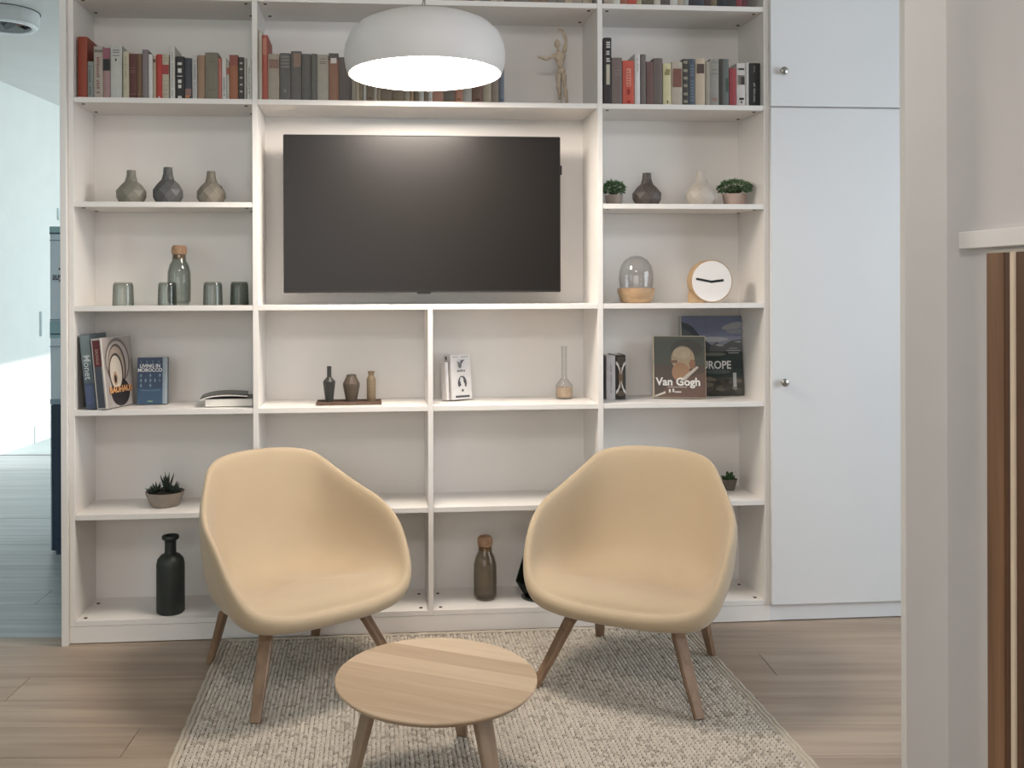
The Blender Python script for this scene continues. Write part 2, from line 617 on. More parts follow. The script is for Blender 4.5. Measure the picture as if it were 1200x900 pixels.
# ------------------------------------------------------------------ rug
RX0, RX1, RY0, RY1 = 0.905, 2.915, -1.74, -0.035
rug = empty('rug', 'thick cream braided wool rug under the armchairs and round table', 'rug', (0, 0, 0))
rub = mat('rug_backing', (92, 84, 74), 0.95, 0.1, 40)
bm = bmesh.new()
box(bm, RX0 + 0.01, RX1 - 0.01, RY0 + 0.01, RY1 - 0.01, 0.001, 0.008)
put('backing', bm, rub, rug)
yarn = bpy.data.materials.new('rug_yarn')
yarn.use_nodes = True
nt = yarn.node_tree
b = nt.nodes['Principled BSDF']
b.inputs['Roughness'].default_value = 0.95
b.inputs['Sheen Weight'].default_value = 0.2
geo = nt.nodes.new('ShaderNodeNewGeometry')
rp = nt.nodes.new('ShaderNodeValToRGB')
rp.color_ramp.elements[0].position = 0.0
rp.color_ramp.elements[0].color = srgb((160, 150, 135))
rp.color_ramp.elements[1].position = 0.25
rp.color_ramp.elements[1].color = srgb((192, 182, 168))
e2 = rp.color_ramp.elements.new(1.0)
e2.color = srgb((204, 195, 181))
nt.links.new(geo.outputs['Random Per Island'], rp.inputs[0])
nt.links.new(rp.outputs[0], b.inputs['Base Color'])
verts, faces = [], []
px, py = 0.0150, 0.0180
nx, ny = int((RX1 - RX0 - 0.06) / px), int((RY1 - RY0 - 0.02) / py)
ico = [(0, 0, 1)] + [(math.cos(a) * 0.78, math.sin(a) * 0.78, 0.55) for a in [i * PI / 3 for i in range(6)]] + \
      [(math.cos(a), math.sin(a), -0.35) for a in [i * PI / 3 for i in range(6)]]
for i in range(nx):
    for j in range(ny):
        ang = (0.62 if i % 2 else -0.62) + random.uniform(-0.15, 0.15)
        ca, sa = math.cos(ang), math.sin(ang)
        ox = RX0 + 0.04 + i * px + random.uniform(-0.001, 0.001)
        oy = RY0 + 0.015 + j * py + (py / 2 if i % 2 else 0) + random.uniform(-0.001, 0.001)
        h = 0.0062 + random.uniform(-0.001, 0.0012)
        base = len(verts)
        for (a, c, z) in ico:
            u, v = a * 0.0066, c * 0.0120
            verts.append((ox + u * ca - v * sa, oy + u * sa + v * ca, 0.0088 + z * h))
        for q in range(6):
            q2 = (q + 1) % 6
            faces.append((base, base + 1 + q, base + 1 + q2))
            faces.append((base + 1 + q, base + 7 + q, base + 7 + q2, base + 1 + q2))
me = bpy.data.meshes.new('weave')
me.from_pydata(verts, [], faces)
me.materials.append(yarn)
me.polygons.foreach_set('use_smooth', [True] * len(me.polygons))
wv = bpy.data.objects.new('weave', me)
COL.objects.link(wv)
wv.parent = rug
wv['kind'] = 'stuff'
bm = bmesh.new()
for x in (RX0 + 0.008, RX0 + 0.023, RX1 - 0.008, RX1 - 0.023):
    pth = [(x + 0.002 * math.sin(t * 1.9 + x), RY0 + (RY1 - RY0) * t / 60, 0.009) for t in range(61)]
    tube(bm, pth, 0.0078, 8)
for y in (RY0 + 0.006, RY1 - 0.006):
    pth = [(RX0 + 0.01 + (RX1 - RX0 - 0.02) * t / 80, y + 0.0015 * math.sin(t * 1.3), 0.009) for t in range(81)]
    tube(bm, pth, [0.0085 + 0.001 * math.sin(t * 2.1) for t in range(81)], 8)
put('border_braid', bm, mat('rug_braid', (190, 180, 164), 0.95, 0.08, 90, 0.8, 200), rug, smooth=True)

# ------------------------------------------------------------------ armchairs
RIM = [  # angle from front, x, y, z of the rim
    (0, 0.0, -0.345, 0.352), (22, 0.172, -0.342, 0.358), (42, 0.298, -0.315, 0.388), (58, 0.352, -0.252, 0.468),
    (75, 0.370, -0.152, 0.580), (95, 0.364, -0.032, 0.642), (113, 0.326, 0.080, 0.688), (130, 0.276, 0.180, 0.745),
    (146, 0.226, 0.258, 0.802), (163, 0.128, 0.310, 0.824), (180, 0.0, 0.326, 0.828)]
WAL = [  # bottom of the wall (bezier control)
    (0, 0.0, -0.315, 0.412), (22, 0.160, -0.310, 0.412), (42, 0.280, -0.275, 0.408), (58, 0.330, -0.21, 0.390),
    (75, 0.335, -0.12, 0.350), (95, 0.330, -0.03, 0.33), (113, 0.305, 0.055, 0.325), (130, 0.255, 0.13, 0.325),
    (146, 0.190, 0.175, 0.33), (163, 0.105, 0.200, 0.335), (180, 0.0, 0.208, 0.335)]


def crv(tab, ang):
    """Catmull-Rom through a half table, mirrored to the full circle."""
    s = 1
    ang = ang % 360
    if ang > 180:
        ang, s = 360 - ang, -1
    full = [(-tab[1][0], -tab[1][1], tab[1][2], tab[1][3])] + tab + [(360 - tab[-2][0], -tab[-2][1], tab[-2][2], tab[-2][3])]
    for i in range(1, len(full) - 2):
        if full[i][0] <= ang <= full[i + 1][0] + 1e-6:
            t = (ang - full[i][0]) / (full[i + 1][0] - full[i][0])
            o = []
            for c in (1, 2, 3):
                p0, p1, p2, p3 = (full[i - 1][c], full[i][c], full[i + 1][c], full[i + 2][c])
                o.append(0.5 * (2 * p1 + (-p0 + p2) * t + (2 * p0 - 5 * p1 + 4 * p2 - p3) * t * t + (-p0 + 3 * p1 - 3 * p2 + p3) * t ** 3))
            return Vector((s * o[0], o[1], o[2]))
    return Vector((s * tab[-1][1], tab[-1][2], tab[-1][3]))


def shell_mesh():
    bm = bmesh.new()
    NA, NT = 56, 13
    C = Vector((0, -0.05, 0.382))
    WK = 1.75
    inner, outer = [], []
    Co = Vector((0, -0.02, 0.282))
    for i in range(NA):
        a = 360 * i / NA
        E, K = crv(RIM, a), crv(WAL, a)
        rad = Vector((E.x, E.y, 0)).normalized()
        ri, ro = [], []
        for j in range(1, NT + 1):
            t = j / NT
            den = (1 - t) ** 2 + WK * 2 * t * (1 - t) + t * t
            P = (C * (1 - t) ** 2 + K * WK * 2 * t * (1 - t) + E * t * t) / den
            ri.append(P)
        lipf = max(0.0, math.cos(R(a)))
        Eo = E + rad * (0.036) + Vector((0, 0, -0.016 - 0.0 * lipf))
        Ko = Vector((K.x * 1.02, K.y * 1.02, 0)) + rad * 0.045 + Vector((0, 0, min(K.z, 0.36) - 0.085))
        for j in range(NT, 0, -1):
            t = j / NT
            ro.append((Co * (1 - t) ** 2 + Ko * WK * 2 * t * (1 - t) + Eo * t * t) / ((1 - t) ** 2 + WK * 2 * t * (1 - t) + t * t))
        lip = E + rad * 0.020 + Vector((0, 0, 0.011))
        inner.append(ri)
        outer.append([lip] + ro)
    rows = [[inner[i][j] for i in range(NA)] for j in range(NT)] + [[outer[i][j] for i in range(NA)] for j in range(NT + 1)]
    c0 = bm.verts.new(C)
    vr = [[bm.verts.new(p) for p in r] for r in rows]
    c1 = bm.verts.new(Co)
    for i in range(NA):
        k = (i + 1) % NA
        bm.faces.new((c0, vr[0][i], vr[0][k]))
        for j in range(len(vr) - 1):
            bm.faces.new((vr[j][i], vr[j + 1][i], vr[j + 1][k], vr[j][k]))
        bm.faces.new((vr[-1][i], c1, vr[-1][k]))
    bmesh.ops.recalc_face_normals(bm, faces=bm.faces)
    return bm


def armchair(loc, ang, label):
    t = empty('armchair', label, 'armchair', loc, (0, 0, R(ang)), 'cream shell armchairs')
    sh = put('upholstered_shell', shell_mesh(), CREAM, t, smooth=True)
    sh.scale = (0.965, 0.98, 0.99)
    md = sh.modifiers.new('smooth', 'SUBSURF')
    md.levels = md.render_levels = 1
    for sx in (-1, 1):
        for sy, fx, fy in ((-1, 0.300, -0.312), (1, 0.232, 0.275)):
            bm = bmesh.new()
            fx *= sx
            path = [(0.10 * sx, 0.02 * sy, 0.266), (0.160 * sx, 0.11 * sy, 0.266), (0.192 * sx, 0.165 * sy, 0.258),
                    (0.207 * sx, 0.192 * sy, 0.232), (0.5 * (0.207 * sx + fx), 0.5 * (0.192 * sy + fy), 0.120), (fx, fy, 0.0155)]
            side = Vector((fy * 0.8, -fx, 0)) if False else Vector((1, 0.9 * (-1 if sx * sy > 0 else 1), 0)).normalized()
            sweep(bm, path, [0.046, 0.048, 0.050, 0.050, 0.044, 0.035], [0.020, 0.022, 0.026, 0.026, 0.024, 0.020], side)
            put('leg', bm, LEGOAK, t)
    bm = bmesh.new()
    box(bm, -0.13, 0.13, -0.10, 0.10, 0.258, 0.288, 0.006)
    put('seat_mount', bm, BLACK, t)
    return t


armchair((1.240, -0.385, 0), 31.0, 'left cream upholstered shell armchair with oak legs, turned towards the right')
armchair((2.558, -0.489, 0), -31.0, 'right cream upholstered shell armchair with oak legs, nearer the cupboard, turned towards the left')

# ------------------------------------------------------------------ coffee table
tb = empty('coffee_table', 'low round coffee table with striped oak top and three oak legs on the rug', 'table', (1.7314, -1.2421, 0))
bm = bmesh.new()
lathe(bm, [(0, 0.3385), (0.297, 0.3385), (0.300, 0.3365), (0.300, 0.333), (0.290, 0.322), (0, 0.322)], 96)
strip = bpy.data.materials.new('oak_staves')
strip.use_nodes = True
nt = strip.node_tree
b = nt.nodes['Principled BSDF']
b.inputs['Roughness'].default_value = 0.45
tc = nt.nodes.new('ShaderNodeTexCoord')
mp = nt.nodes.new('ShaderNodeMapping')
mp.inputs['Rotation'].default_value = (0, 0, R(27))
nt.links.new(tc.outputs['Object'], mp.inputs[0])
sp_ = nt.nodes.new('ShaderNodeSeparateXYZ')
nt.links.new(mp.outputs[0], sp_.inputs[0])
mu = nt.nodes.new('ShaderNodeMath'); mu.operation = 'MULTIPLY'; mu.inputs[1].default_value = 11.0
nt.links.new(sp_.outputs['Y'], mu.inputs[0])
fl = nt.nodes.new('ShaderNodeMath'); fl.operation = 'FLOOR'
nt.links.new(mu.outputs[0], fl.inputs[0])
wn = nt.nodes.new('ShaderNodeTexWhiteNoise'); wn.noise_dimensions = '1D'
nt.links.new(fl.outputs[0], wn.inputs['W'])
m2 = nt.nodes.new('ShaderNodeMapping')
m2.inputs['Scale'].default_value = (2.2, 34, 30)
nt.links.new(mp.outputs[0], m2.inputs[0])
nz = nt.nodes.new('ShaderNodeTexNoise'); nz.inputs['Scale'].default_value = 1.4; nz.inputs['Detail'].default_value = 6; nz.inputs['Distortion'].default_value = 0.5
nt.links.new(m2.outputs[0], nz.inputs['Vector'])
ad = nt.nodes.new('ShaderNodeMath'); ad.operation = 'MULTIPLY_ADD'; ad.inputs[1].default_value = 0.45
nt.links.new(nz.outputs['Fac'], ad.inputs[0])
mm_ = nt.nodes.new('ShaderNodeMath'); mm_.operation = 'MULTIPLY'; mm_.inputs[1].default_value = 0.55
nt.links.new(wn.outputs['Value'], mm_.inputs[0])
nt.links.new(mm_.outputs[0], ad.inputs[2])
rp = nt.nodes.new('ShaderNodeValToRGB')
rp.color_ramp.elements[0].position = 0.12
rp.color_ramp.elements[0].color = srgb((160, 136, 110))
rp.color_ramp.elements[1].position = 0.85
rp.color_ramp.elements[1].color = srgb((200, 180, 154))
nt.links.new(ad.outputs[0], rp.inputs[0])
nt.links.new(rp.outputs[0], b.inputs['Base Color'])
o = put('tabletop', bm, strip, tb, smooth=True)
o.data.set_sharp_from_angle(angle=R(30))
for lx, ly in ((-0.268, -0.105), (0.160, -0.262), (0.105, 0.296)):
    bm = bmesh.new()
    d = Vector((lx, ly, 0)).normalized()
    path = [(lx * 0.70, ly * 0.70, 0.322), (lx * 0.86, ly * 0.86, 0.16), (lx, ly, 0.0155)]
    sweep(bm, path, [0.060, 0.050, 0.036], [0.024, 0.022, 0.018], (-d.y, d.x, 0))
    put('leg', bm, wood('table_leg_oak', (158, 136, 112), (132, 111, 90), 'Z', 1.2), tb)
bm = bmesh.new()
for lx, ly in ((-0.268, -0.105), (0.160, -0.262), (0.105, 0.296)):
    d = Vector((lx, ly, 0)).normalized()
    sweep(bm, [(0, 0, 0.314), (lx * 0.72, ly * 0.72, 0.314)], [0.04, 0.04], [0.015, 0.015], (-d.y, d.x, 0))
put('underframe', bm, wood('table_leg_oak', (158, 136, 112), (132, 111, 90), 'Z', 1.2), tb)

# ------------------------------------------------------------------ pendant lamp
lamp = empty('pendant_lamp', 'large white dome pendant lamp with glowing underside hanging before the television', 'lamp', (1.7488, -0.4388, 2.310))
lamp.scale = (1.0758, 1.0758, 1.0758)
LD = 36.0
lath('lamp_shade', [(0.268, 0.014), (0.270, 0.0), (0.275, 0.0), (0.281, 0.020), (0.286, 0.045), (0.287, 0.072), (0.282, 0.102), (0.267, 0.138), (0.236, 0.170), (0.185, 0.192), (0.10, 0.203), (0.0, 0.206),
                    ], mat('lamp_lacquer', (222, 220, 218), 0.5, 0.01), lamp, 72)
lath('diffuser', [(0, 0.0085), (0.12, 0.0085), (0.2695, 0.0085), (0.2695, 0.012), (0, 0.012)], emit('lamp_glow', (1.0, 0.89, 0.785), 42.0), lamp, 64)
lath('ceiling_cap', [(0, .966), (0.06, .966), (0.06, .945), (0.02, .94), (0, .94)], WHITE, lamp, 24)
bm = bmesh.new()
tube(bm, [(0, 0, 0.205), (0, 0, 0.945)], 0.003, 8)
tube(bm, [(-0.012, 0.0, 0.204), (-0.012, 0, 0.24), (-0.004, 0, 0.27)], 0.0022, 8)
put('cable', bm, mat('grey_cable', (150, 148, 142), 0.6), lamp)
lath('cable_holder', [(0, 0.236), (0.010, 0.236), (0.012, 0.224), (0.012, 0.205), (0, 0.205)], WHITE, lamp, 16)

# ------------------------------------------------------------------ books
def book(x, wd, z0, ztop, rgb, look, marks=(), y=0.03, depth=None, place=''):
    """Upright book, spine to the front (-y). look+place form the label; marks are printed on the spine (fractions)."""
    h = ztop - z0
    dp = depth or min(0.20, 0.60 * h + 0.01)
    t = empty('book', (look + ' ' + place).strip(), 'book', (x + wd / 2, y, z0), (0, 0, 0), None)
    bt = 0.0022
    hw = wd / 2 - 0.0004
    c = col(rgb)
    bm = bmesh.new()
    n = 4
    sp = []
    for i in range(n + 1):                        # gently rounded spine
        a = -1 + 2 * i / n
        sp.append((a * hw, 0.0035 * a * a))
    prof = sp + [(hw, dp), (hw - bt, dp), (hw - bt, 0.007), (-hw + bt, 0.007), (-hw + bt, dp), (-hw, dp)]
    lo = [bm.verts.new((px_, py_, 0.0)) for px_, py_ in prof]
    hi = [bm.verts.new((px_, py_, h)) for px_, py_ in prof]
    m_ = len(prof)
    for i in range(m_):
        bm.faces.new((lo[i], lo[(i + 1) % m_], hi[(i + 1) % m_], hi[i]))
    bm.faces.new(list(reversed(lo)))
    bm.faces.new(hi)
    bmesh.ops.recalc_face_normals(bm, faces=bm.faces)
    put('cover', bm, c, t)
    boxobj('pages', -hw + bt + 0.0002, hw - bt - 0.0002, 0.0072, dp - 0.003, 0.003, h - 0.003, PAGES, t)
    if marks:
        polys = []
        for (rc, a, b_, za, zb) in marks:
            polys.append((rc, rect(-hw + 2 * hw * a, -hw + 2 * hw * b_, h * za, h * zb)))
        flat_art('spine_print', t, polys, y=-0.0006)
    return t


def dashes(rgb, za, zb, n, a=0.3, b=0.7, seed=0):
    """A vertical run of small letter-like blocks."""
    rr = random.Random(seed)
    out = []
    st = (zb - za) / n
    for i in range(n):
        if rr.random() < 0.12:
            continue
        out.append((rgb, a, b - rr.choice((0, 0, 0.08)), za + i * st, za + i * st + st * 0.6))
    return out


def lines(rgb, zs, a=0.2, b=0.8, h=0.012):
    return [(rgb, a, b, z, z + h) for z in zs]


ZAT = ZA + T + 0.0006
W_, K_ = (225, 222, 214), (40, 36, 34)
LEFT = [
    (0.305, 0.039, 2.559, (166, 64, 36), 'tall rust-red', []),
    (0.345, 0.025, 2.454, (140, 146, 140), 'short mottled grey', dashes((96, 104, 100), .1, .9, 14, .25, .6, 1)),
    (0.371, 0.038, 2.519, (184, 172, 158), 'beige book with reddish lettering, grey top band', [((120, 116, 110), 0, 1, .88, .93)] + dashes((150, 90, 78), .1, .8, 16, .35, .65, 2)),
    (0.410, 0.029, 2.512, (178, 138, 136), 'dusty pink book with black block', [((160, 92, 108), 0, 1, .78, 1), ((34, 40, 32), 0, 1, .55, .78)]),
    (0.440, 0.048, 2.524, (204, 204, 196), 'thick pale grey book with dark title lines', lines(K_, (.9, .86, .80)) + [(K_, .42, .55, .70, .75)]),
    (0.492, 0.025, 2.499, (206, 196, 168), 'thin beige', dashes((160, 146, 120), .2, .9, 14, .4, .6, 3)),
    (0.516, 0.034, 2.489, (104, 52, 46), 'dark maroon', lines((150, 110, 90), (.68, .62, .58, .1))),
    (0.550, 0.021, 2.489, (128, 92, 64), 'thin brown', lines((160, 130, 92), (.9, .1))),
    (0.572, 0.025, 2.508, (138, 126, 128), 'grey-mauve', []),
    (0.598, 0.018, 2.488, (232, 229, 222), 'thin white', []),
    (0.617, 0.012, 2.483, (200, 180, 152), 'very thin tan', [((110, 50, 40), 0.1, .9, .84, .92)]),
    (0.630, 0.025, 2.489, (202, 58, 48), 'bright red book with white foot dot', [(W_, .35, .65, .03, .06)]),
    (0.655, 0.028, 2.491, (202, 190, 166), 'beige book with a red label', [((180, 62, 58), 0, 1, .55, .76)] + lines((160, 146, 124), (.9, .84, .4, .3, .2, .1))),
    (0.687, 0.021, 2.524, (226, 224, 216), 'tall thin white', dashes((170, 168, 160), .06, .9, 20, .35, .65, 4)),
    (0.710, 0.037, 2.481, (44, 43, 42), 'black book with large white lettering', [(W_, .25, .75, .80, .86), (W_, .28, .72, .62, .72), (W_, .2, .8, .53, .55), (W_, .3, .7, .38, .46), (W_, .32, .68, .26, .34), (W_, .28, .72, .03, .08)]),
    (0.748, 0.031, 2.475, (66, 70, 76), 'dark slate book with reddish foot picture', [((150, 108, 100), .1, .9, .08, .26), ((196, 130, 80), .1, .7, .04, .10)]),
    (0.780, 0.021, 2.486, (204, 200, 198), 'thin light grey', dashes((150, 146, 144), .1, .9, 18, .4, .65, 5)),
    (0.803, 0.030, 2.488, (172, 136, 106), 'tan', []),
    (0.834, 0.055, 2.500, (134, 126, 106), 'thick olive-grey', lines((112, 104, 86), (.8, .2))),
    (0.889, 0.015, 2.477, (208, 120, 104), 'thin salmon', []),
    (0.905, 0.019, 2.477, (224, 222, 216), 'thin black-lettered white book', dashes(K_, .1, .55, 14, .4, .65, 6)),
    (0.925, 0.011, 2.463, (206, 200, 186), 'very thin pale book with red label', [((188, 84, 66), 0, 1, .66, .84)]),
    (0.937, 0.036, 2.491, (178, 108, 72), 'orange-brown', [((158, 84, 70), 0, 1, .76, 1)]),
    (0.974, 0.025, 2.482, (74, 70, 64), 'dark patterned', [((190, 186, 176), .25, .75, z, z + .04) for z in (.84, .70, .50, .34, .18)]),
    (0.999, 0.010, 2.479, (196, 194, 182), 'very thin grey-white', []),
    (1.0105, 0.0195, 2.475, (224, 222, 216), 'thin white book at the divider', dashes(K_, .15, .8, 16, .4, .6, 7)),
]
ORD = ['first', 'second', 'third', 'fourth', 'fifth', 'sixth', 'seventh', 'eighth', 'ninth', 'tenth', 'eleventh', 'twelfth', 'thirteenth', 'fourteenth',
       'fifteenth', 'sixteenth', 'seventeenth', 'eighteenth', 'nineteenth', 'twentieth', 'twenty-first', 'twenty-second', 'twenty-third', 'twenty-fourth', 'twenty-fifth', 'twenty-sixth',
       'twenty-seventh', 'twenty-eighth', 'twenty-ninth', 'thirtieth', 'thirty-first', 'thirty-second', 'thirty-third', 'thirty-fourth']


def fill(rows, group, where, z0):
    for i, (x, wd, zt, rgb, look, marks) in enumerate(rows):
        lk = look if 'book' in look else look + ' book'
        t = book(x, wd, z0, zt, rgb, lk, marks, place=', %s from left %s' % (ORD[i], where))
        t['label'] = t['label'].replace(' ,', ',')
        t['group'] = group
        t.name = 'book'


fill(LEFT, 'books on the upper left shelf', 'on upper left shelf', ZAT)
MID = [(1.0595, 0.015, 2.6, (214, 208, 192), 'tall thin cream', []), (1.075, 0.024, 2.579, (196, 96, 78), 'tall thin orange-red', [((206, 130, 100), .1, .8, .7, .95)]),
       (1.1, 0.048, 2.499, (176, 164, 146), 'beige book with brown label', [((146, 108, 90), .1, .95, .69, .88)]),
       (1.15, 0.046, 2.503, (108, 106, 100), 'grey book with pale lettering', [((138, 134, 126), .1, .9, z, z + .04) for z in (.90, .83, .76, .69)] + [((140, 138, 130), .35, .6, .18, .24)]),
       (1.197, 0.045, 2.512, (110, 106, 100), 'dark grey book with brown label', [((150, 118, 98), .25, .95, .68, .95)]),
       (1.243, 0.04, 2.501, (106, 103, 98), 'plain charcoal-grey', []), (1.284, 0.026, 2.502, (112, 112, 104), 'narrow greenish grey', []),
       (1.31, 0.048, 2.499, (184, 176, 160), 'broad beige book with thin title lines', lines((120, 90, 80), (.90, .84, .80))),
       (1.359, 0.042, 2.505, (164, 116, 90), 'brown book with white crest', [((80, 66, 60), 0, 1, .86, 1), ((222, 216, 206), .2, .8, .79, .90)]),
       (1.402, 0.054, 2.489, (112, 102, 96), 'thick dark grey-brown', [])]
mcols = [(184, 172, 152, 'beige'), (206, 188, 160, 'sand'), (168, 152, 128, 'taupe'), (224, 220, 208, 'thin white'), (150, 130, 108, 'brown'), (210, 202, 186, 'thin cream'),
         (180, 160, 132, 'tan'), (150, 132, 110, 'broad brown'), (156, 136, 112, 'wide brown'), (188, 174, 152, 'beige'), (196, 160, 120, 'thin ochre'), (142, 118, 92, 'brown'), (218, 214, 202, 'white dotted'),
         (152, 130, 106, 'brown'), (230, 226, 216, 'white'), (208, 152, 126, 'salmon'), (140, 126, 112, 'grey-brown'), (206, 146, 118, 'salmon'), (200, 196, 186, 'light grey'), (142, 108, 92, 'maroon-brown'),
         (198, 184, 158, 'beige'), (152, 138, 122, 'grey-brown'), (112, 122, 136, 'blue-grey')]
mrest = [(1.457, 0.018, 2.494), (1.4755, 0.015, 2.501), (1.491, 0.015, 2.487), (1.508, 0.012, 2.509), (1.521, 0.031, 2.495), (1.553, 0.013, 2.502), (1.567, 0.014, 2.481), (1.582, 0.051, 2.5), (1.634, 0.05, 2.508), (1.685, 0.025, 2.49), (1.711, 0.014, 2.498), (1.726, 0.021, 2.483), (1.748, 0.022, 2.51), (1.771, 0.016, 2.499), (1.788, 0.0195, 2.506), (1.808, 0.0475, 2.492), (1.856, 0.048, 2.515), (1.905, 0.0365, 2.501), (1.942, 0.0375, 2.509), (1.98, 0.048, 2.499), (2.029, 0.0365, 2.514), (2.066, 0.033, 2.496), (2.1, 0.023, 2.504)]
for (x, wd, zt), (r_, g_, b_, nm) in zip(mrest, mcols):
    mk = [((r_ - 40, g_ - 40, b_ - 40), .3, .7, .06, .10)] if int(x * 1000) % 3 == 0 else []
    MID.append((x, wd, zt, (r_, g_, b_), nm + ' book behind the lamp', mk))
fill(MID, 'books on the shelf above the television', 'above the television', ZAT)
RIGHT = [
    (2.567, 0.035, 2.595, (50, 45, 42), 'tall black book with pale vertical lettering', [((206, 198, 176), .3, .75, .30, .60)] + dashes(W_, .64, .95, 9, .3, .8, 8)),
    (2.603, 0.047, 2.507, (126, 108, 102), 'mauve-brown', lines((158, 140, 130), (.72, .66, .62))),
    (2.652, 0.052, 2.495, (224, 88, 66), 'bright orange-red', [((236, 160, 136), .3, .7, .42, .82)] + dashes((224, 88, 66), .44, .80, 6, .38, .62, 9) + [((170, 40, 34), .4, .6, .24, .36), ((170, 40, 34), .4, .65, .05, .10)]),
    (2.706, 0.025, 2.526, (228, 224, 220), 'white book with thin grey lettering', dashes((150, 146, 142), .66, .92, 10, .4, .6, 10)),
    (2.733, 0.024, 2.524, (118, 108, 102), 'grey-brown slim', []),
    (2.759, 0.032, 2.492, (118, 84, 78), 'maroon-brown', []),
    (2.792, 0.041, 2.508, (114, 102, 94), 'dull brown-grey', []),
    (2.835, 0.037, 2.486, (222, 214, 162), 'pale yellow', [((160, 146, 92), .2, .8, .72, .80), ((160, 146, 92), .3, .85, .80, .86), ((80, 60, 40), .45, .6, .05, .12)]),
    (2.874, 0.049, 2.494, (196, 182, 164), 'beige book with brown label', [((140, 92, 78), .1, .9, .42, .84)]),
    (2.924, 0.027, 2.506, (70, 66, 58), 'dark book with pale patterned bars', [((156, 150, 128), .1, .8, z, z + .06) for z in (.9, .72, .56, .40, .22, .06)]),
    (2.952, 0.029, 2.507, (84, 94, 106), 'blue-grey', dashes((112, 124, 138), .1, .9, 12, .2, .8, 11)),
    (2.982, 0.045, 2.511, (208, 188, 160), 'beige book with dark brown label', [((94, 74, 66), .12, .88, .68, .88)]),
    (3.028, 0.02, 2.497, (168, 158, 142), 'slim stone-coloured', []),
    (3.048, 0.043, 2.509, (158, 154, 144), 'pale grey book with title bars', lines((108, 106, 100), (.92, .76, .68)) + [((160, 130, 118), .2, .8, .10, .18)]),
    (3.093, 0.043, 2.509, (104, 110, 104), 'dark green-grey', [((74, 68, 60), 0, .3, 0, 1), ((70, 96, 78), .7, .9, .3, .6)]),
    (3.138, 0.033, 2.468, (172, 62, 66), 'short crimson', []),
    (3.172, 0.039, 2.492, (222, 214, 208), 'white book with a dark photograph', [((130, 118, 112), .1, .9, .5, .72), ((70, 60, 58), .45, .9, .5, .68), (K_, .15, .85, .84, .88), (K_, .25, .8, .15, .20), (K_, .4, .6, .08, .12)]),
    (3.212, 0.016, 2.496, (214, 212, 204), 'very thin white', []),
    (3.230, 0.050, 2.493, (50, 51, 46), 'thick black book with pale vertical lettering', dashes((186, 188, 176), .10, .55, 14, .34, .5, 12) + dashes((150, 150, 140), .78, .95, 6, .36, .5, 13)),
]
fill(RIGHT, 'books on the upper right shelf', 'on upper right shelf', ZAT)
# topmost shelf, only the feet of the books are in the picture
rr = random.Random(3)
tm = [(186, 172, 150, 'beige'), (206, 198, 180, 'cream'), (150, 126, 104, 'brown'), (172, 160, 142, 'taupe'), (120, 104, 92, 'dark brown'), (196, 176, 148, 'sand'), (140, 132, 124, 'grey'), (110, 84, 78, 'maroon')]
TT = []
x = 1.809
while x < 2.49:
    c = rr.choice(tm)
    wd = rr.uniform(0.022, 0.046)
    TT.append((x, wd, ZT + T + rr.uniform(0.19, 0.24), c[:3], c[3], []))
    x += wd + 0.0008
fill(TT, 'books on the topmost middle shelf', 'of the row on the topmost shelf above the television', ZT + T + 0.0006)
TR = []
x = 2.569
seq = [(184, 172, 154, 'beige', .042), (222, 222, 208, 'white', .03), (172, 104, 76, 'orange-brown', .032), (206, 82, 66, 'red', .04), (202, 190, 146, 'yellow-beige', .022), (112, 106, 84, 'olive', .055),
       (206, 196, 178, 'cream', .03), (96, 88, 82, 'charcoal', .042), (214, 210, 202, 'white', .034), (190, 174, 150, 'sand', .026), (176, 180, 172, 'pale grey', .022), (58, 56, 60, 'black', .04), (72, 78, 84, 'slate', .03),
       (84, 64, 60, 'dark brown', .03), (130, 116, 84, 'mustard-brown', .028), (48, 52, 56, 'black', .045), (60, 62, 60, 'dark grey', .04), (150, 60, 66, 'crimson', .028), (112, 60, 66, 'plum', .025)]
for c in seq:
    TR.append((x, c[4], ZT + T + rr.uniform(0.19, 0.25), c[:3], c[3], []))
    x += c[4] + 0.0008
fill(TR, 'books on the topmost right shelf', 'on the topmost right shelf', ZT + T + 0.0006)

# ------------------------------------------------------------------ wooden mannequin
MW = mat('mannequin_wood', (198, 180, 158), 0.6, 0.08, 60)
mq = empty('artist_mannequin', 'small jointed wooden mannequin figure with raised arm beside the books above the television', 'figurine', (2.40, 0.12, ZAT))


def q(x, z, y=0.0):
    return (x - 2.40, y, z - ZAT)


def limb(name, pts, radii):
    bm = bmesh.new()
    for k in range(len(pts) - 1):
        a, b_ = Vector(pts[k]), Vector(pts[k + 1])
        ra, rb = radii[k], radii[k + 1]
        tube(bm, [a, a.lerp(b_, .25), a.lerp(b_, .6), b_], [ra * .7, ra * 1.1, (ra + rb) / 2, rb * .7], 10)
        ball(bm, b_, rb * .9, rb * .9, rb * .9, 10, 6)
    return put(name, bm, MW, mq, smooth=True)


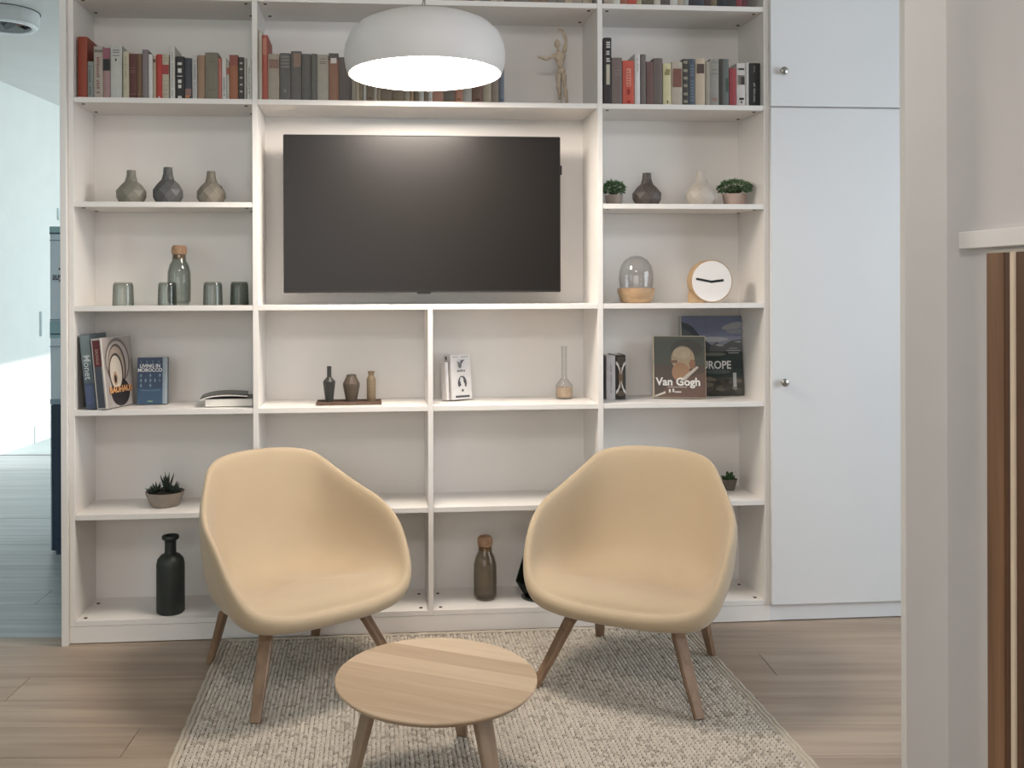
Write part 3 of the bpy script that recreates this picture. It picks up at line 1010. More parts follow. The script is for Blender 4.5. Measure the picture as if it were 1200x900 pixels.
bm = bmesh.new()
ball(bm, q(2.376, 2.588), .013, .015, .020)
tube(bm, [q(2.378, 2.572), q(2.382, 2.552)], .006, 8)
put('head', bm, MW, mq, smooth=True)
bm = bmesh.new()
ball(bm, q(2.387, 2.530), .026, .016, .026)
ball(bm, q(2.390, 2.500), .016, .013, .020)
put('torso', bm, MW, mq, smooth=True)
bm = bmesh.new()
ball(bm, q(2.394, 2.466), .020, .014, .017)
put('hips', bm, MW, mq, smooth=True)
limb('arm', [q(2.366, 2.538), q(2.332, 2.517), q(2.306, 2.522)], [.0085, .0075, .006])
bm = bmesh.new(); ball(bm, q(2.297, 2.526), .011, .005, .006); put('hand', bm, MW, mq, smooth=True)
limb('arm', [q(2.408, 2.548), q(2.417, 2.604), q(2.401, 2.645)], [.0085, .0075, .006])
bm = bmesh.new(); ball(bm, q(2.388, 2.652), .012, .005, .005); put('hand', bm, MW, mq, smooth=True)
limb('leg', [q(2.382, 2.458), q(2.379, 2.405, -.008), q(2.390, 2.352, .012)], [.0115, .0095, .007])
limb('leg', [q(2.404, 2.458), q(2.411, 2.395), q(2.420, 2.318)], [.0115, .0095, .007])
bm = bmesh.new(); ball(bm, q(2.391, 2.345, .008), .007, .014, .006); put('foot', bm, MW, mq, smooth=True)
bm = bmesh.new(); ball(bm, q(2.424, 2.3045, -.006), .010, .016, .0062); put('foot', bm, MW, mq, smooth=True)
bm = bmesh.new(); tube(bm, [q(2.400, 2.2978, .03), q(2.398, 2.45, .022)], .0022, 8); put('support_rod', bm, CHROME, mq)

# ------------------------------------------------------------------ vases
ZBT, ZCT, ZDT, ZET = ZB + T + .0006, ZC + T + .0006, ZD + T + .0006, ZE + T + .0006


def vase(x, y, z, wd, h, rgb, label, group, facet=True):
    k = wd / 2
    prof = [(0, 0), (k * .78, 0), (k * 1.04, h * .20), (k * 1.03, h * .38), (k * .76, h * .55), (k * .44, h * .67), (k * .34, h * .82), (k * .30, h), (k * .22, h), (k * .22, h * .85), (0, h * .85)]
    t = empty('vase', label, 'vase', (x, y, z), (0, 0, 0), group)
    m = mat('ceramic_%d_%d' % (rgb[0], int(x * 100)), rgb, 0.5, 0.05, 14, 0.1, 120)
    bm = bmesh.new()
    lathe(bm, prof[:8], 8, twist=facet)
    put('body', bm, m, t)
    lath('neck_opening', [(k * .30, h), (k * .22, h + .0006), (k * .2, h * .84), (0, h * .83)], mat('vase_inside', (60, 56, 50), 0.8), t, 18)
    return t


vase(0.502, .12, ZBT, .123, .146, (124, 121, 110), 'faceted grey-green ceramic vase, leftmost on the left shelf', 'faceted ceramic vases')
vase(0.658, .12, ZBT, .124, .160, (86, 86, 86), 'faceted dark slate ceramic vase between two paler vases', 'faceted ceramic vases')
vase(0.843, .12, ZBT, .121, .144, (128, 122, 110), 'faceted grey-beige ceramic vase nearest the television on the left shelf', 'faceted ceramic vases')
vase(2.786, .12, ZBT, .126, .149, (78, 70, 65), 'faceted dark brown ceramic vase beside the small shrub pot', 'faceted ceramic vases')
vase(3.038, .12, ZBT, .130, .158, (186, 177, 166), 'faceted cream and grey ceramic vase on the right shelf', 'faceted ceramic vases')


def shrub(x, y, z, pw, ph, fw, fh, label, potrgb, n=420, seed=1):
    rr = random.Random(seed)
    t = empty('potted_plant', label, 'plant', (x, y, z))
    lath('pot', [(0, 0), (pw * .40, 0), (pw * .5, ph), (pw * .44, ph), (pw * .42, ph * .8), (0, ph * .8)], mat('pot_%d' % potrgb[0], potrgb, 0.8, 0.08, 30, .3, 100), t, 28)
    bm = bmesh.new()
    ms = [mat('leaf_dark', (98, 128, 92), .6, .2, 60), mat('leaf_mid', (132, 164, 122), .6, .2, 60), mat('leaf_pale', (156, 180, 140), .6, .2, 60)]
    for i in range(n):
        u, v = rr.uniform(0, 2 * PI), rr.uniform(-0.55, 1)
        r = (1 - v * v) ** .5
        s = rr.uniform(.72, 1.0)
        c = Vector((math.cos(u) * r * fw / 2 * s, math.sin(u) * r * fw / 2 * s * .8, ph + fh * .42 + v * fh * .55 * s))
        L = rr.uniform(.007, .012)
        d = Vector((math.cos(u) * r, math.sin(u) * r, v + rr.uniform(-.5, .5))).normalized()
        s_ = d.orthogonal().normalized() * L * .42
        s_.rotate(Matrix.Rotation(rr.uniform(0, PI), 3, d))
        vs = [bm.verts.new(c - d * L * .6), bm.verts.new(c + s_), bm.verts.new(c + d * L), bm.verts.new(c - s_)]
        f = bm.faces.new(vs)
        f.material_index = rr.choice((0, 0, 1, 1, 2))
    bmesh.ops.solidify(bm, geom=bm.faces, thickness=0.0006)
    fo = put('foliage', bm, parent=t, mats=ms)
    fo['kind'] = 'stuff'
    bm = bmesh.new()
    ball(bm, (0, 0, ph + fh * .30), fw * .24, fw * .22, fh * .30)
    put('stems', bm, mat('dark_stems', (66, 80, 56), .8, .3, 60, .5, 90), t)
    return t


shrub(2.634, .12, ZBT, .080, .048, .106, .070, 'small green shrub in a grey pot beside the dark brown vase', (146, 134, 124), 380, 2)
shrub(3.194, .12, ZBT, .108, .055, .160, .070, 'wider bushy green shrub in a pinkish-grey pot at the right shelf end', (182, 160, 148), 620, 5)

# ------------------------------------------------------------------ glassware
SMOKE = glass('smoke_glass', (236, 239, 237))
SMOKE2 = glass('dark_smoke_glass', (216, 219, 215))
CLEAR = glass('clear_glass', (253, 253, 253), 0.86)


def tumbler(x, y, wd, h, m, label):
    k = wd / 2
    prof = [(k * 1.0, 0), (k * .985, h * .3), (k * .95, h * .8), (k * .90, h * .93), (k * .78, h), (0, h), (0, h - .005), (k * .72, h - .006), (k * .86, h * .90), (k * .91, h * .78), (k * .95, h * .3), (k * .965, 0), (k * 1.0, 0)]
    return tag(lath('drinking_glass', prof, m, None, 36, loc=(x, y, ZCT)), label, 'glass', 'upside-down smoked drinking glasses')


tumbler(0.482, .06, .089, .100, SMOKE, 'upside-down smoked glass tumbler, leftmost on its shelf')
tumbler(0.666, .06, .079, .100, SMOKE, 'upside-down smoked glass tumbler standing in front of the carafe')
tumbler(0.859, .06, .083, .100, SMOKE, 'upside-down smoked glass tumbler right of the carafe')
tumbler(0.966, .10, .080, .101, SMOKE2, 'darker upside-down smoked glass tumbler beside the divider')


def carafe(x, y, z, wd, h, m, label):
    k = wd / 2
    t = empty('carafe', label, 'carafe', (x, y, z), (0, 0, 0), 'corked glass carafes')
    prof = [(0, 0), (k * .80, 0), (k * .98, h * .06), (k * 1.0, h * .35), (k * .97, h * .56), (k * .80, h * .68), (k * .60, h * .745), (k * .57, h * .90),
            (k * .50, h * .90), (k * .53, h * .74), (k * .74, h * .665), (k * .90, h * .55), (k * .93, h * .35), (k * .91, h * .07), (k * .7, h * .025), (0, h * .025)]
    lath('glass_body', prof, m, t, 40)
    lath('cork_stopper', [(0, h * .77), (k * .48, h * .77), (k * .49, h * .84), (k * .63, h * .85), (k * .66, h * .90), (k * .64, h * .965), (k * .50, h), (0, h)], CORK, t, 28)
    return t


carafe(0.695, .165, ZCT, .100, .262, SMOKE, 'smoked glass carafe with cork stopper behind the tumblers')
carafe(2.044, .135, Z0 + .0006, .104, .279, glass('brown_smoke_glass', (240, 237, 231)), 'brown smoked glass carafe with wooden stopper on the bottom shelf')

# glass dome on wooden base
dm = empty('glass_dome', 'clear glass cloche on a round wooden base beside the clock', 'cloche', (2.735, .12, ZCT))
lath('wooden_base', [(0, 0), (.062, 0), (.070, .006), (.083, .052), (.083, .066), (.072, .068), (0, .066)], wood('cloche_wood', (196, 164, 128), (168, 136, 102), 'X', 1), dm, 40)
lath('dome', [(.074, .069), (.077, .10), (.076, .135), (.068, .170), (.050, .196), (.025, .210), (0, .214), (0, .211), (.024, .207), (.048, .193), (.065, .168), (.073, .134), (.074, .10), (.071, .069)], CLEAR, dm, 40)
# clock
ck = empty('clock', 'round white-faced table clock with wooden rim and two black hands', 'clock', (3.062, .05, ZCT))
CR = .0945
bm = bmesh.new()
lathe(bm, [(0, 0), (CR, 0), (CR + .001, .001), (CR + .001, .055), (0, .055)], 64)
cw = wood('clock_wood', (196, 166, 128), (170, 140, 104), 'Y', 1)
c = put('case', bm, cw, ck, loc=(0, .058, CR + .002), rot=(PI / 2, 0, 0), smooth=True)
c.data.set_sharp_from_angle(angle=R(40))
bm = bmesh.new()
lathe(bm, [(0, 0), (CR - .0035, 0), (CR - .0035, .003), (0, .003)], 64)
put('dial', bm, mat('dial_white', (238, 232, 226), .5, .01), ck, loc=(0, .0035, CR + .002), rot=(PI / 2, 0, 0))
bm = bmesh.new()
box(bm, -.0925, -.03, .010, .055, 0, .048)
put('foot_block', bm, cw, ck)
for ang, L, w_ in ((R(169), .072, .0095), (R(7), .056, .0105)):
    bm = bmesh.new()
    box(bm, -.004, L, -.0012, .0, -w_ / 2, w_ / 2)
    put('hand', bm, BLACK, ck, loc=(-.002, .0002 - .001 * (L > .06), CR + .000), rot=(0, -ang, 0))

# ------------------------------------------------------------------ display books
def slab_book(label, loc, rot, wd, h, th, cover, spine=None, cat='book'):
    """Book shown by its cover: origin at the bottom left front corner of the cover, cover faces -y, spine on the left (-x) side."""
    t = empty('book', label, cat, loc, rot)
    bt = .0025
    bm = bmesh.new()
    box(bm, 0, wd, 0, bt, 0, h)
    box(bm, 0, wd, th - bt, th, 0, h)
    box(bm, 0, bt, bt, th - bt, 0, h)
    put('cover', bm, col(cover, .35), t)
    boxobj('pages', bt + .0002, wd - .003, bt + .0002, th - bt - .0002, .003, h - .003, PAGES, t)
    return t


# slate blue book leaning on the left upright, spine outwards
t = empty('book', 'tall slate-blue book leaning on the left upright, pale title down its spine', 'book', (0.337, .028, ZDT + .0005), (0, R(-5.4), R(-3)))
bm = bmesh.new()
box(bm, 0, .042, 0, .003, 0, .315); box(bm, 0, .003, 0.003, .205, 0, .315); box(bm, .039, .042, .003, .205, 0, .315)
put('cover', bm, col((94, 110, 118), .4), t)
boxobj('pages', .0032, .0388, .004, .198, .004, .311, PAGES, t)
flat_art('spine_print', t, [((120, 136, 138), rect(.001, .041, .19, .314)), ((74, 90, 116), rect(.001, .041, .0, .11)), ((86, 100, 140), rect(.006, .036, .02, .10))])
text('spine_title', 'Monet', .040, col((206, 216, 218)), t, (.021, -.0022, .178), (PI / 2, PI / 2, 0), 1.0, bold=.0004)
boxobj('book_board', -.006, -.001, .02, .20, 0, .300, col((34, 44, 62)), t)

# exhibition book turned so cover and spine both show
t = empty('book', 'large leaning book with concentric ovals and orange lettering on the cover', 'book', (0.3865, .012, ZDT + .0005), (0, R(-6.0), R(-19)))
bm = bmesh.new()
TB, HB, WB = .046, .300, .215
box(bm, 0, TB, 0, .003, 0, HB); box(bm, 0, .003, .003, WB, 0, HB); box(bm, TB - .003, TB, .003, WB, 0, HB)
put('cover', bm, col((212, 204, 196), .4), t)
boxobj('pages', .0032, TB - .0032, .004, WB - .006, .004, HB - .004, PAGES, t)
flat_art('spine_print', t, [((82, 88, 100), rect(.006, TB - .006, .006, HB * .80)), ((116, 40, 44), rect(.006, TB - .004, HB * .80 - .06, HB - .008))])
text('spine_title', 'BAUHAUS', .020, col((196, 150, 130)), t, (.024, -.0024, HB - .078), (PI / 2, PI / 2, 0), .72, bold=.0004)
fc = bpy.data.objects.new('front_cover', None)
hd = empty('tmp', 'x', 'x')
bpy.data.objects.remove(hd)
# the cover print lives on the +x side: build it flat facing -y and turn it
cov = flat_art('cover_print', t, [
    ((172, 162, 156), rect(.010, WB - .001, .002, HB - .002)), ((120, 108, 100), oval(.105, .195, .088, .100, 28)), ((190, 178, 170), oval(.105, .193, .078, .088, 28)),
    ((96, 78, 74), oval(.098, .172, .064, .098, 28)), ((178, 160, 140), oval(.094, .172, .056, .088, 28)), ((46, 38, 38), oval(.108, .062, .066, .060, 26)),
    ((60, 48, 44), oval(.088, .150, .050, .080, 28)), ((212, 198, 180), oval(.086, .148, .043, .072, 28)), ((186, 150, 116), oval(.078, .122, .016, .030, 20)), ((50, 38, 34), oval(.078, .120, .008, .018, 16)),
    ((52, 44, 44), rect(.030, .190, .060, .085))])
cov.location = (TB, 0, 0)
cov.rotation_euler = (0, 0, PI / 2)
tt = text('cover_title', 'BAUHAUS', .036, col((226, 158, 96)), t, (TB + .0042, .108, .073), (PI / 2, 0, PI / 2), 1.0, bold=.0012)

# blue travel book standing face out
t = slab_book('small blue book standing face-out with white capitals and pale lozenges', (0.513, .160, ZDT + .0030), (R(-4), 0, R(4)), .128, .205, .036, (54, 88, 118))
po = [((44, 82, 118), rect(.001, .127, .001, .204)), ((36, 62, 96), rect(.001, .108, .07, .204)), ((150, 166, 176), rect(.108, .1275, .001, .204)), ((168, 184, 192), rect(.119, .1275, .001, .204))]
for i in range(5):
    for j in range(3):
        if (i + j) % 2 == 0 or j == 1:
            xx, zz = .016 + i * .020, .082 + j * .022
            po.append(((104, 138, 156), [(xx, zz - .010), (xx + .0055, zz), (xx, zz + .010), (xx - .0055, zz)]))
for i in range(4):
    xx = .016 + i * .025
    po.append(((70, 104, 134), [(xx, .176), (xx + .004, .186), (xx, .196), (xx - .004, .186)]))
po += [((96, 132, 152), oval(.055, .062, .042, .004, 20)), ((44, 82, 118), oval(.055, .065, .044, .004, 20)), ((140, 180, 130), rect(.045, .066, .010, .015))]
flat_art('cover_print', t, po, y=-.0002)
text('cover_title', 'LIVING IN\nMOROCCO', .0215, col((232, 234, 234)), t, (.055, -.0058, .158), (PI / 2, 0, 0), .92, bold=.0006)

# lying book and magazine
t = empty('book', 'thick white-paged book lying flat beside the divider', 'book', (0.826, .050, ZDT + .0003), (0, 0, R(3)))
bm = bmesh.new()
box(bm, 0, .205, 0, .150, 0, .002); box(bm, 0, .205, 0, .150, .034, .0365); box(bm, .2, .205, 0, .15, .002, .034)
put('cover', bm, col((78, 76, 70), .4), t)
boxobj('pages', .001, .199, .001, .149, .0022, .0338, mat('white_pages', (226, 222, 214), .8, .06, 160, stretch=(1, 1, 8)), t)
mg = empty('magazine', 'curled black and white magazine lying on the flat thick book', 'magazine', (0.806, .040, ZDT + .0375), (0, 0, R(6)))
bm = bmesh.new()
N = 14
pts = []
for i in range(N + 1):
    u = i / N
    pts.append((u * .20, .014 * math.exp(-u * 7) * -1 + .004 + .010 * math.sin(u * 3.1) * .6))
for lay, (dz, mi) in enumerate(((0.0, 0), (.0085, 1))):
    top = [[bm.verts.new((px_, yy, pz_ + dz + (.006 if lay == 0 else .0025))) for yy in (0, .14)] for px_, pz_ in pts]
    bot = [[bm.verts.new((px_, yy, max(pz_ + dz, 0.0006) if px_ > .018 else pz_ + dz)) for yy in (0, .14)] for px_, pz_ in pts]
    for i in range(N):
        for f in ((top[i][0], top[i + 1][0], top[i + 1][1], top[i][1]), (bot[i][0], bot[i][1], bot[i + 1][1], bot[i + 1][0]),
                  (top[i][0], bot[i][0], bot[i + 1][0], top[i + 1][0]), (top[i][1], top[i + 1][1], bot[i + 1][1], bot[i][1])):
            fc_ = bm.faces.new(f); fc_.material_index = mi
    bm.faces.new((top[0][0], top[0][1], bot[0][1], bot[0][0])).material_index = mi
    bm.faces.new((top[-1][0], bot[-1][0], bot[-1][1], top[-1][1])).material_index = mi
bmesh.ops.recalc_face_normals(bm, faces=bm.faces)
put('sheets', bm, parent=mg, mats=[mat('magazine_paper', (218, 214, 208), .5, .08, 90), col((74, 74, 68), .35)])

# ------------------------------------------------------------------ tray with three small vases
tr = empty('tray', 'narrow dark brown wooden tray carrying three small vases', 'tray', (1.440, .105, ZDT))
bm = bmesh.new()
box(bm, -.142, .142, -.045, .045, 0, .008, .001)
for a, b_, c_, d_ in ((-.142, .142, -.045, -.040), (-.142, .142, .040, .045), (-.142, -.137, -.040, .040), (.137, .142, -.040, .040)):
    box(bm, a, b_, c_, d_, .008, .015)
put('tray_body', bm, wood('tray_wood', (112, 86, 70), (78, 58, 48), 'X', 1.5), tr)
zt_ = ZDT + .0086
tv1 = [(0, 0), (.015, 0), (.0175, .006), (.0265, .085), (.0265, .093), (.013, .108), (.0095, .112), (.0095, .155), (.0105, .158), (.007, .158), (.007, .12), (0, .12)]
tag(lath('vase', tv1, mat('charcoal_ceramic', (54, 55, 50), .45, .08, 30, .2, 90), None, 12, loc=(1.353, .105, zt_), smooth=False), 'slim charcoal bottle vase at the left of the tray', 'vase', 'small vases on the tray')
tv2 = [(0, 0), (.021, 0), (.024, .006), (.037, .070), (.037, .082), (.022, .112), (.021, .120), (.016, .121), (.016, .10), (0, .10)]
tag(lath('vase', tv2, mat('brown_ceramic', (82, 70, 58), .45, .08, 30, .2, 90), None, 14, loc=(1.450, .108, zt_), smooth=False), 'squat brown faceted vase in the middle of the tray', 'vase', 'small vases on the tray')
tv3 = [(0, 0), (.017, 0), (.0195, .006), (.0200, .098), (.0175, .106), (.0125, .113), (.0125, .122), (.0155, .134), (.0115, .134), (.010, .12), (0, .12)]
tag(lath('vase', tv3, mat('ochre_ceramic', (124, 108, 84), .5, .08, 30, .2, 90), None, 20, loc=(1.537, .108, zt_)), 'narrow sand-coloured vase at the right of the tray', 'vase', 'small vases on the tray')

# ------------------------------------------------------------------ white book with black motifs
t = empty('book', 'white book standing face-out with black motifs beside the central divider', 'book', (1.900, .145, ZDT + .0062), (R(-5), 0, R(26)))
bm = bmesh.new()
W5, H5, T5 = .104, .202, .062
box(bm, 0, W5, 0, .003, 0, H5); box(bm, 0, W5, T5 - .003, T5, 0, H5); box(bm, 0, .003, .003, T5 - .003, 0, H5)
put('cover', bm, col((228, 224, 220), .35), t)
boxobj('pages', .0032, W5 - .003, .0032, T5 - .0032, .003, H5 - .003, PAGES, t)
ho = []
for i in range(9):
    a0, a1 = R(-30 + 240 * i / 9), R(-30 + 240 * (i + 1) / 9)
    wd_ = .010 + .006 * math.sin(i)
    ho.append(((60, 50, 52), [(.056 + .024 * math.cos(a0), .072 + .034 * math.sin(a0)), (.056 + .024 * math.cos(a1), .072 + .034 * math.sin(a1)),
                              (.056 + (.024 - wd_) * math.cos(a1), .072 + (.034 - wd_) * math.sin(a1)), (.056 + (.024 - wd_) * math.cos(a0), .072 + (.034 - wd_) * math.sin(a0))]))
ho += [((70, 66, 66), [(.034, .168), (.046, .148), (.060, .166), (.072, .178), (.052, .176), (.046, .160), (.038, .172)]),
       ((90, 84, 84), oval(.046, .152, .009, .012, 14)), ((120, 116, 114), rect(.030, .046, .124, .132)), ((120, 116, 114), rect(.049, .060, .124, .134)), ((120, 116, 114), rect(.063, .074, .124, .132)),
       ((70, 62, 62), rect(.018, .092, .008, .018)), ((150, 146, 142), rect(.010, .040, .190, .193)), ((150, 146, 142), rect(.055, .092, .190, .193)), ((80, 74, 72), oval(.056, .040, .006, .006, 12))]
flat_art('cover_print', t, ho, y=-.0002)
sd = flat_art('spine_print', t, [((52, 46, 46), oval(.024, H5 - .014, .008, .009, 14)), ((90, 84, 82), rect(.022, .027, .10, H5 - .02)), ((70, 62, 60), oval(.0245, .095, .005, .020, 14))])
sd.rotation_euler = (0, 0, -PI / 2)
sd.location = (-.0003, T5, 0)
boxobj('card_stand', -.022, -.006, .012, .060, 0, .170, mat('grey_acrylic', (206, 200, 196), .3), t, .002)

# small clear bottle with beige filling
sb = empty('glass_bottle', 'small clear glass bottle with long neck and beige filling', 'bottle', (2.420, .200, ZDT))
lath('glass_body', [(0, 0), (.036, 0), (.039, .005), (.039, .062), (.028, .078), (.014, .090), (.0125, .10), (.0125, .235), (.015, .240), (.011, .240), (.011, .10), (.024, .076), (.036, .060), (.036, .006), (0, .006)], CLEAR, sb, 28)
lath('filling', [(0, .0065), (.0355, .0065), (.0355, .050), (0, .052)], mat('beige_sand', (196, 172, 146), .9, .1, 80), sb, 24)

# ------------------------------------------------------------------ books on the lower right shelf
book(2.5545, .0295, ZDT, ZDT + .200, (52, 46, 50), 'narrow dark book pressed against the divider', dashes(W_, .1, .9, 7, .3, .8, 31), y=.13, place='on the lower right shelf')
book(2.6005, .041, ZDT, ZDT + .200, (196, 188, 188), 'light grey paperback with faint spine title', dashes((140, 130, 132), .12, .82, 22, .42, .58, 32), y=.13, place='between two dark books')
t = book(2.6425, .047, ZDT, ZDT + .202, (44, 36, 32), 'black book with sweeping white curves on its spine', [], y=.13, place='on the lower right shelf')
hw = .023
cv = [((84, 72, 60), rect(-.016, .016, .155, .195)), ((120, 94, 66), oval(0, .100, .010, .05, 20)), ((104, 84, 66), oval(0, .028, .018, .012, 18))]
for s in (-1, 1):
    for up in (1, -1):
        z0_ = .100 + up * .012
        cv.append(((222, 216, 208), [(s * .001, z0_), (s * .004, z0_ + up * .030), (s * .012, z0_ + up * .052), (s * hw, z0_ + up * .064), (s * hw, z0_ + up * .050), (s * .014, z0_ + up * .038), (s * .008, z0_ + up * .020)]))
flat_art('spine_print', t, cv, y=-.0006)

# landscape book at the back
t = slab_book('large upright book with mountain landscape cover and white capitals', (2.990, .222, ZDT + .0027), (R(-6.0), 0, R(-2)), .286, .372, .020, (70, 84, 92))
ca = [((120, 130, 160), rect(.0, .286, .23, .371)), ((146, 152, 176), rect(0, .286, .23, .275)), ((186, 188, 198), oval(.145, .262, .075, .012, 20)), ((168, 172, 180), oval(.250, .325, .060, .016, 20, .2)), ((150, 154, 164), oval(.260, .300, .05, .012, 20)),
      ((70, 78, 86), [(0, .345), (.030, .335), (.052, .322), (.085, .280), (.125, .245), (.170, .215), (.19, .19), (0, .19)]), ((92, 98, 98), [(.0, .315), (.035, .30), (.075, .255), (.10, .225), (0, .215)]),
      ((96, 100, 100), [(.13, .225), (.165, .250), (.195, .235), (.235, .255), (.286, .262), (.286, .18), (.13, .18)]), ((172, 174, 172), [(.155, .235), (.175, .243), (.20, .232), (.18, .228)]), ((164, 168, 172), [(.245, .250), (.27, .255), (.285, .250), (.27, .245)]),
      ((46, 62, 60), rect(.0, .286, .085, .205)), ((112, 114, 104), oval(.150, .192, .055, .008, 18)), ((84, 96, 96), oval(.165, .110, .060, .010, 18)), ((38, 50, 52), rect(.17, .286, .125, .165)),
      ((74, 72, 66), rect(.0, .286, .002, .085))]
rr = random.Random(9)
for i in range(22):
    ca.append((rr.choice([(126, 116, 102), (104, 98, 88), (146, 134, 116), (88, 84, 80), (60, 58, 54)]), oval(rr.uniform(.10, .275), rr.uniform(.012, .082), rr.uniform(.010, .024), rr.uniform(.006, .013), 10, rr.uniform(-.4, .4))))
ca += [((196, 198, 200), rect(.236, .252, .040, .105)), ((150, 150, 152), rect(.240, .249, .025, .04)), ((176, 180, 180), rect(.222, .262, .2180, .2210)), ((176, 180, 180), rect(.210, .275, .2070, .2110)), ((176, 180, 180), rect(.218, .268, .1960, .2000))]
flat_art('cover_print', t, ca, y=-.0002)
text('cover_title', 'EUROPE', .052, col((232, 234, 234)), t, (.146, -.0055, .140), (PI / 2, 0, 0), .86, bold=.0010)
boxobj('spine_edge', -.006, -.0004, 0, .020, 0, .372, col((196, 192, 176)), t)

# art book in front
t = slab_book('large brown art book with a painted portrait cover leaning before the landscape book', (2.822, .150, ZDT + .0048), (R(-11), 0, R(-14)), .236, .285, .022, (206, 184, 150))
va = [((82, 66, 54), rect(.006, .234, .003, .282)), ((72, 76, 62), rect(.006, .234, .150, .282)), ((66, 60, 48), oval(.150, .225, .070, .045, 22)), ((176, 152, 118), oval(.135, .180, .052, .058, 24)),
      ((168, 122, 84), oval(.125, .118, .040, .045, 22)), ((190, 168, 134), oval(.130, .205, .040, .026, 20)), ((104, 74, 60), [(.03, .003), (.06, .06), (.11, .085), (.18, .10), (.234, .12), (.234, .003)]),
      ((196, 184, 166), [(.115, .072), (.145, .082), (.205, .140), (.196, .146), (.14, .100)]), ((150, 100, 68), oval(.176, .155, .014, .022, 16)), ((212, 202, 184), [(.006, .010), (.055, .030), (.055, .020), (.012, .004)]),
      ((128, 92, 64), rect(.08, .11, .160, .172))]
flat_art('cover_print', t, va, y=-.0002)
text('cover_title', 'Van Gogh', .050, col((238, 234, 226)), t, (.112, -.0050, .072), (PI / 2, 0, 0), .98, bold=.0014)
flat_art('subtitle_print', t, [((214, 206, 196), rect(.065, .150, .048, .0505)), ((226, 220, 210), rect(.070, .078, .024, .040)), ((226, 220, 210), rect(.086, .094, .026, .042)), ((214, 206, 196), rect(.096, .125, .024, .030))], y=-.004)

# ------------------------------------------------------------------ lower shelves
# succulent bowl
t = empty('potted_plant', 'dark spiky succulents in a shallow stone-grey bowl on the left shelf', 'plant', (0.634, .150, ZET))
lath('bowl', [(0, 0), (.056, 0), (.062, .006), (.081, .050), (.083, .062), (.078, .062), (.074, .050), (0, .050)], mat('stone_bowl', (146, 136, 126), .85, .10, 24, .4, 80), t, 36)
lath('soil', [(0, .058), (.070, .056), (.076, .052), (0, .0505)], SOIL, t, 24)
SUC = [mat('succulent_dark', (44, 54, 44), .5, .2, 40), mat('succulent_green', (62, 78, 62), .5, .2, 40)]


def spikes(parent, c, n, L, spread, wd, seed, name='spiky_succulent'):
    rr = random.Random(seed)
    bm = bmesh.new()
    for i in range(n):
        u = 2 * PI * i / n + rr.uniform(-.3, .3)
        til = spread * rr.uniform(.3, 1)
        d = Vector((math.cos(u) * math.sin(til), math.sin(u) * math.sin(til), math.cos(til)))
        ll = L * rr.uniform(.7, 1)
        p = Vector(c)
        tube(bm, [p, p + d * ll * .35, p + d * ll * .75 + Vector((0, 0, ll * .05)), p + d * ll + Vector((0, 0, ll * .12))], [wd * .8, wd, wd * .6, wd * .08], 6)
    o = put(name, bm, SUC[seed % 2], parent, smooth=True)
    return o


spikes(t, (.010, 0, .055), 11, .088, .42, .0062, 2)
spikes(t, (-.045, -.015, .055), 14, .042, 1.30, .0060, 4)
spikes(t, (-.038, .02, .055), 10, .046, 1.2, .0055, 6)
spikes(t, (.050, -.01, .055), 14, .036, 1.35, .0055, 8)
spikes(t, (.030, .02, .055), 10, .046, .9, .0050, 5)

# small plant half hidden by the right armchair
t = empty('potted_plant', 'tiny green plant in a grey cone pot partly hidden by the right armchair', 'plant', (3.205, .215, ZET))
lath('pot', [(0, 0), (.022, 0), (.036, .052), (.032, .052), (.028, .044), (0, .044)], mat('cone_pot', (112, 106, 96), .8, .1, 30, .3, 90), t, 24)
SUC2 = [mat('small_plant_green', (58, 88, 52), .6, .25, 40)]
rr = random.Random(4)
bm = bmesh.new()
for i in range(16):
    u, til = 2 * PI * i / 16 + rr.uniform(-.2, .2), rr.uniform(.2, 1.2)
    d = Vector((math.cos(u) * math.sin(til), math.sin(u) * math.sin(til), math.cos(til)))
    tube(bm, [Vector((0, 0, .044)), Vector((0, 0, .044)) + d * .026, Vector((0, 0, .044)) + d * .042], [.003, .008, .002], 6)
put('leaves', bm, SUC2[0], t, smooth=True)

# matt black bottle
tag(lath('bottle', [(0, 0), (.054, 0), (.0595, .006), (.0595, .205), (.055, .228), (.040, .246), (.026, .252), (.024, .262), (.024, .305), (.030, .312), (.036, .316), (.036, .326), (.033, .330), (.022, .330), (.020, .26), (0, .26)],
         mat('matt_dark_green', (36, 42, 38), .5, .08, 20), None, 40, loc=(0.671, .085, Z0 + .0006)), 'matt black-green bottle on the bottom left shelf', 'bottle')
# faceted dark glass vase behind the right armchair
dv = empty('glass_vase', 'dark faceted glass vase mostly hidden behind the right armchair', 'vase', (2.285, .130, Z0 + .0006))
bm = bmesh.new()
lathe(bm, [(0, 0), (.055, 0), (.060, .004), (.104, .075), (.098, .095), (.050, .250), (.046, .252), (.094, .092), (.098, .075), (.055, .008), (0, .008)], 6)
put('glass_body', bm, glass('bottle_green_glass', (150, 162, 154)), dv)
lath('foot_ring', [(0, 0), (.078, 0), (.078, .003), (0, .003)], SMOKE, dv, 30, loc=(0, 0, 0))
lath('moss_filling', [(0, .010), (.050, .010), (.080, .050), (.060, .066), (0, .070)], mat('dark_moss', (52, 50, 34), .95, .4, 60, .6, 80), dv, 12)

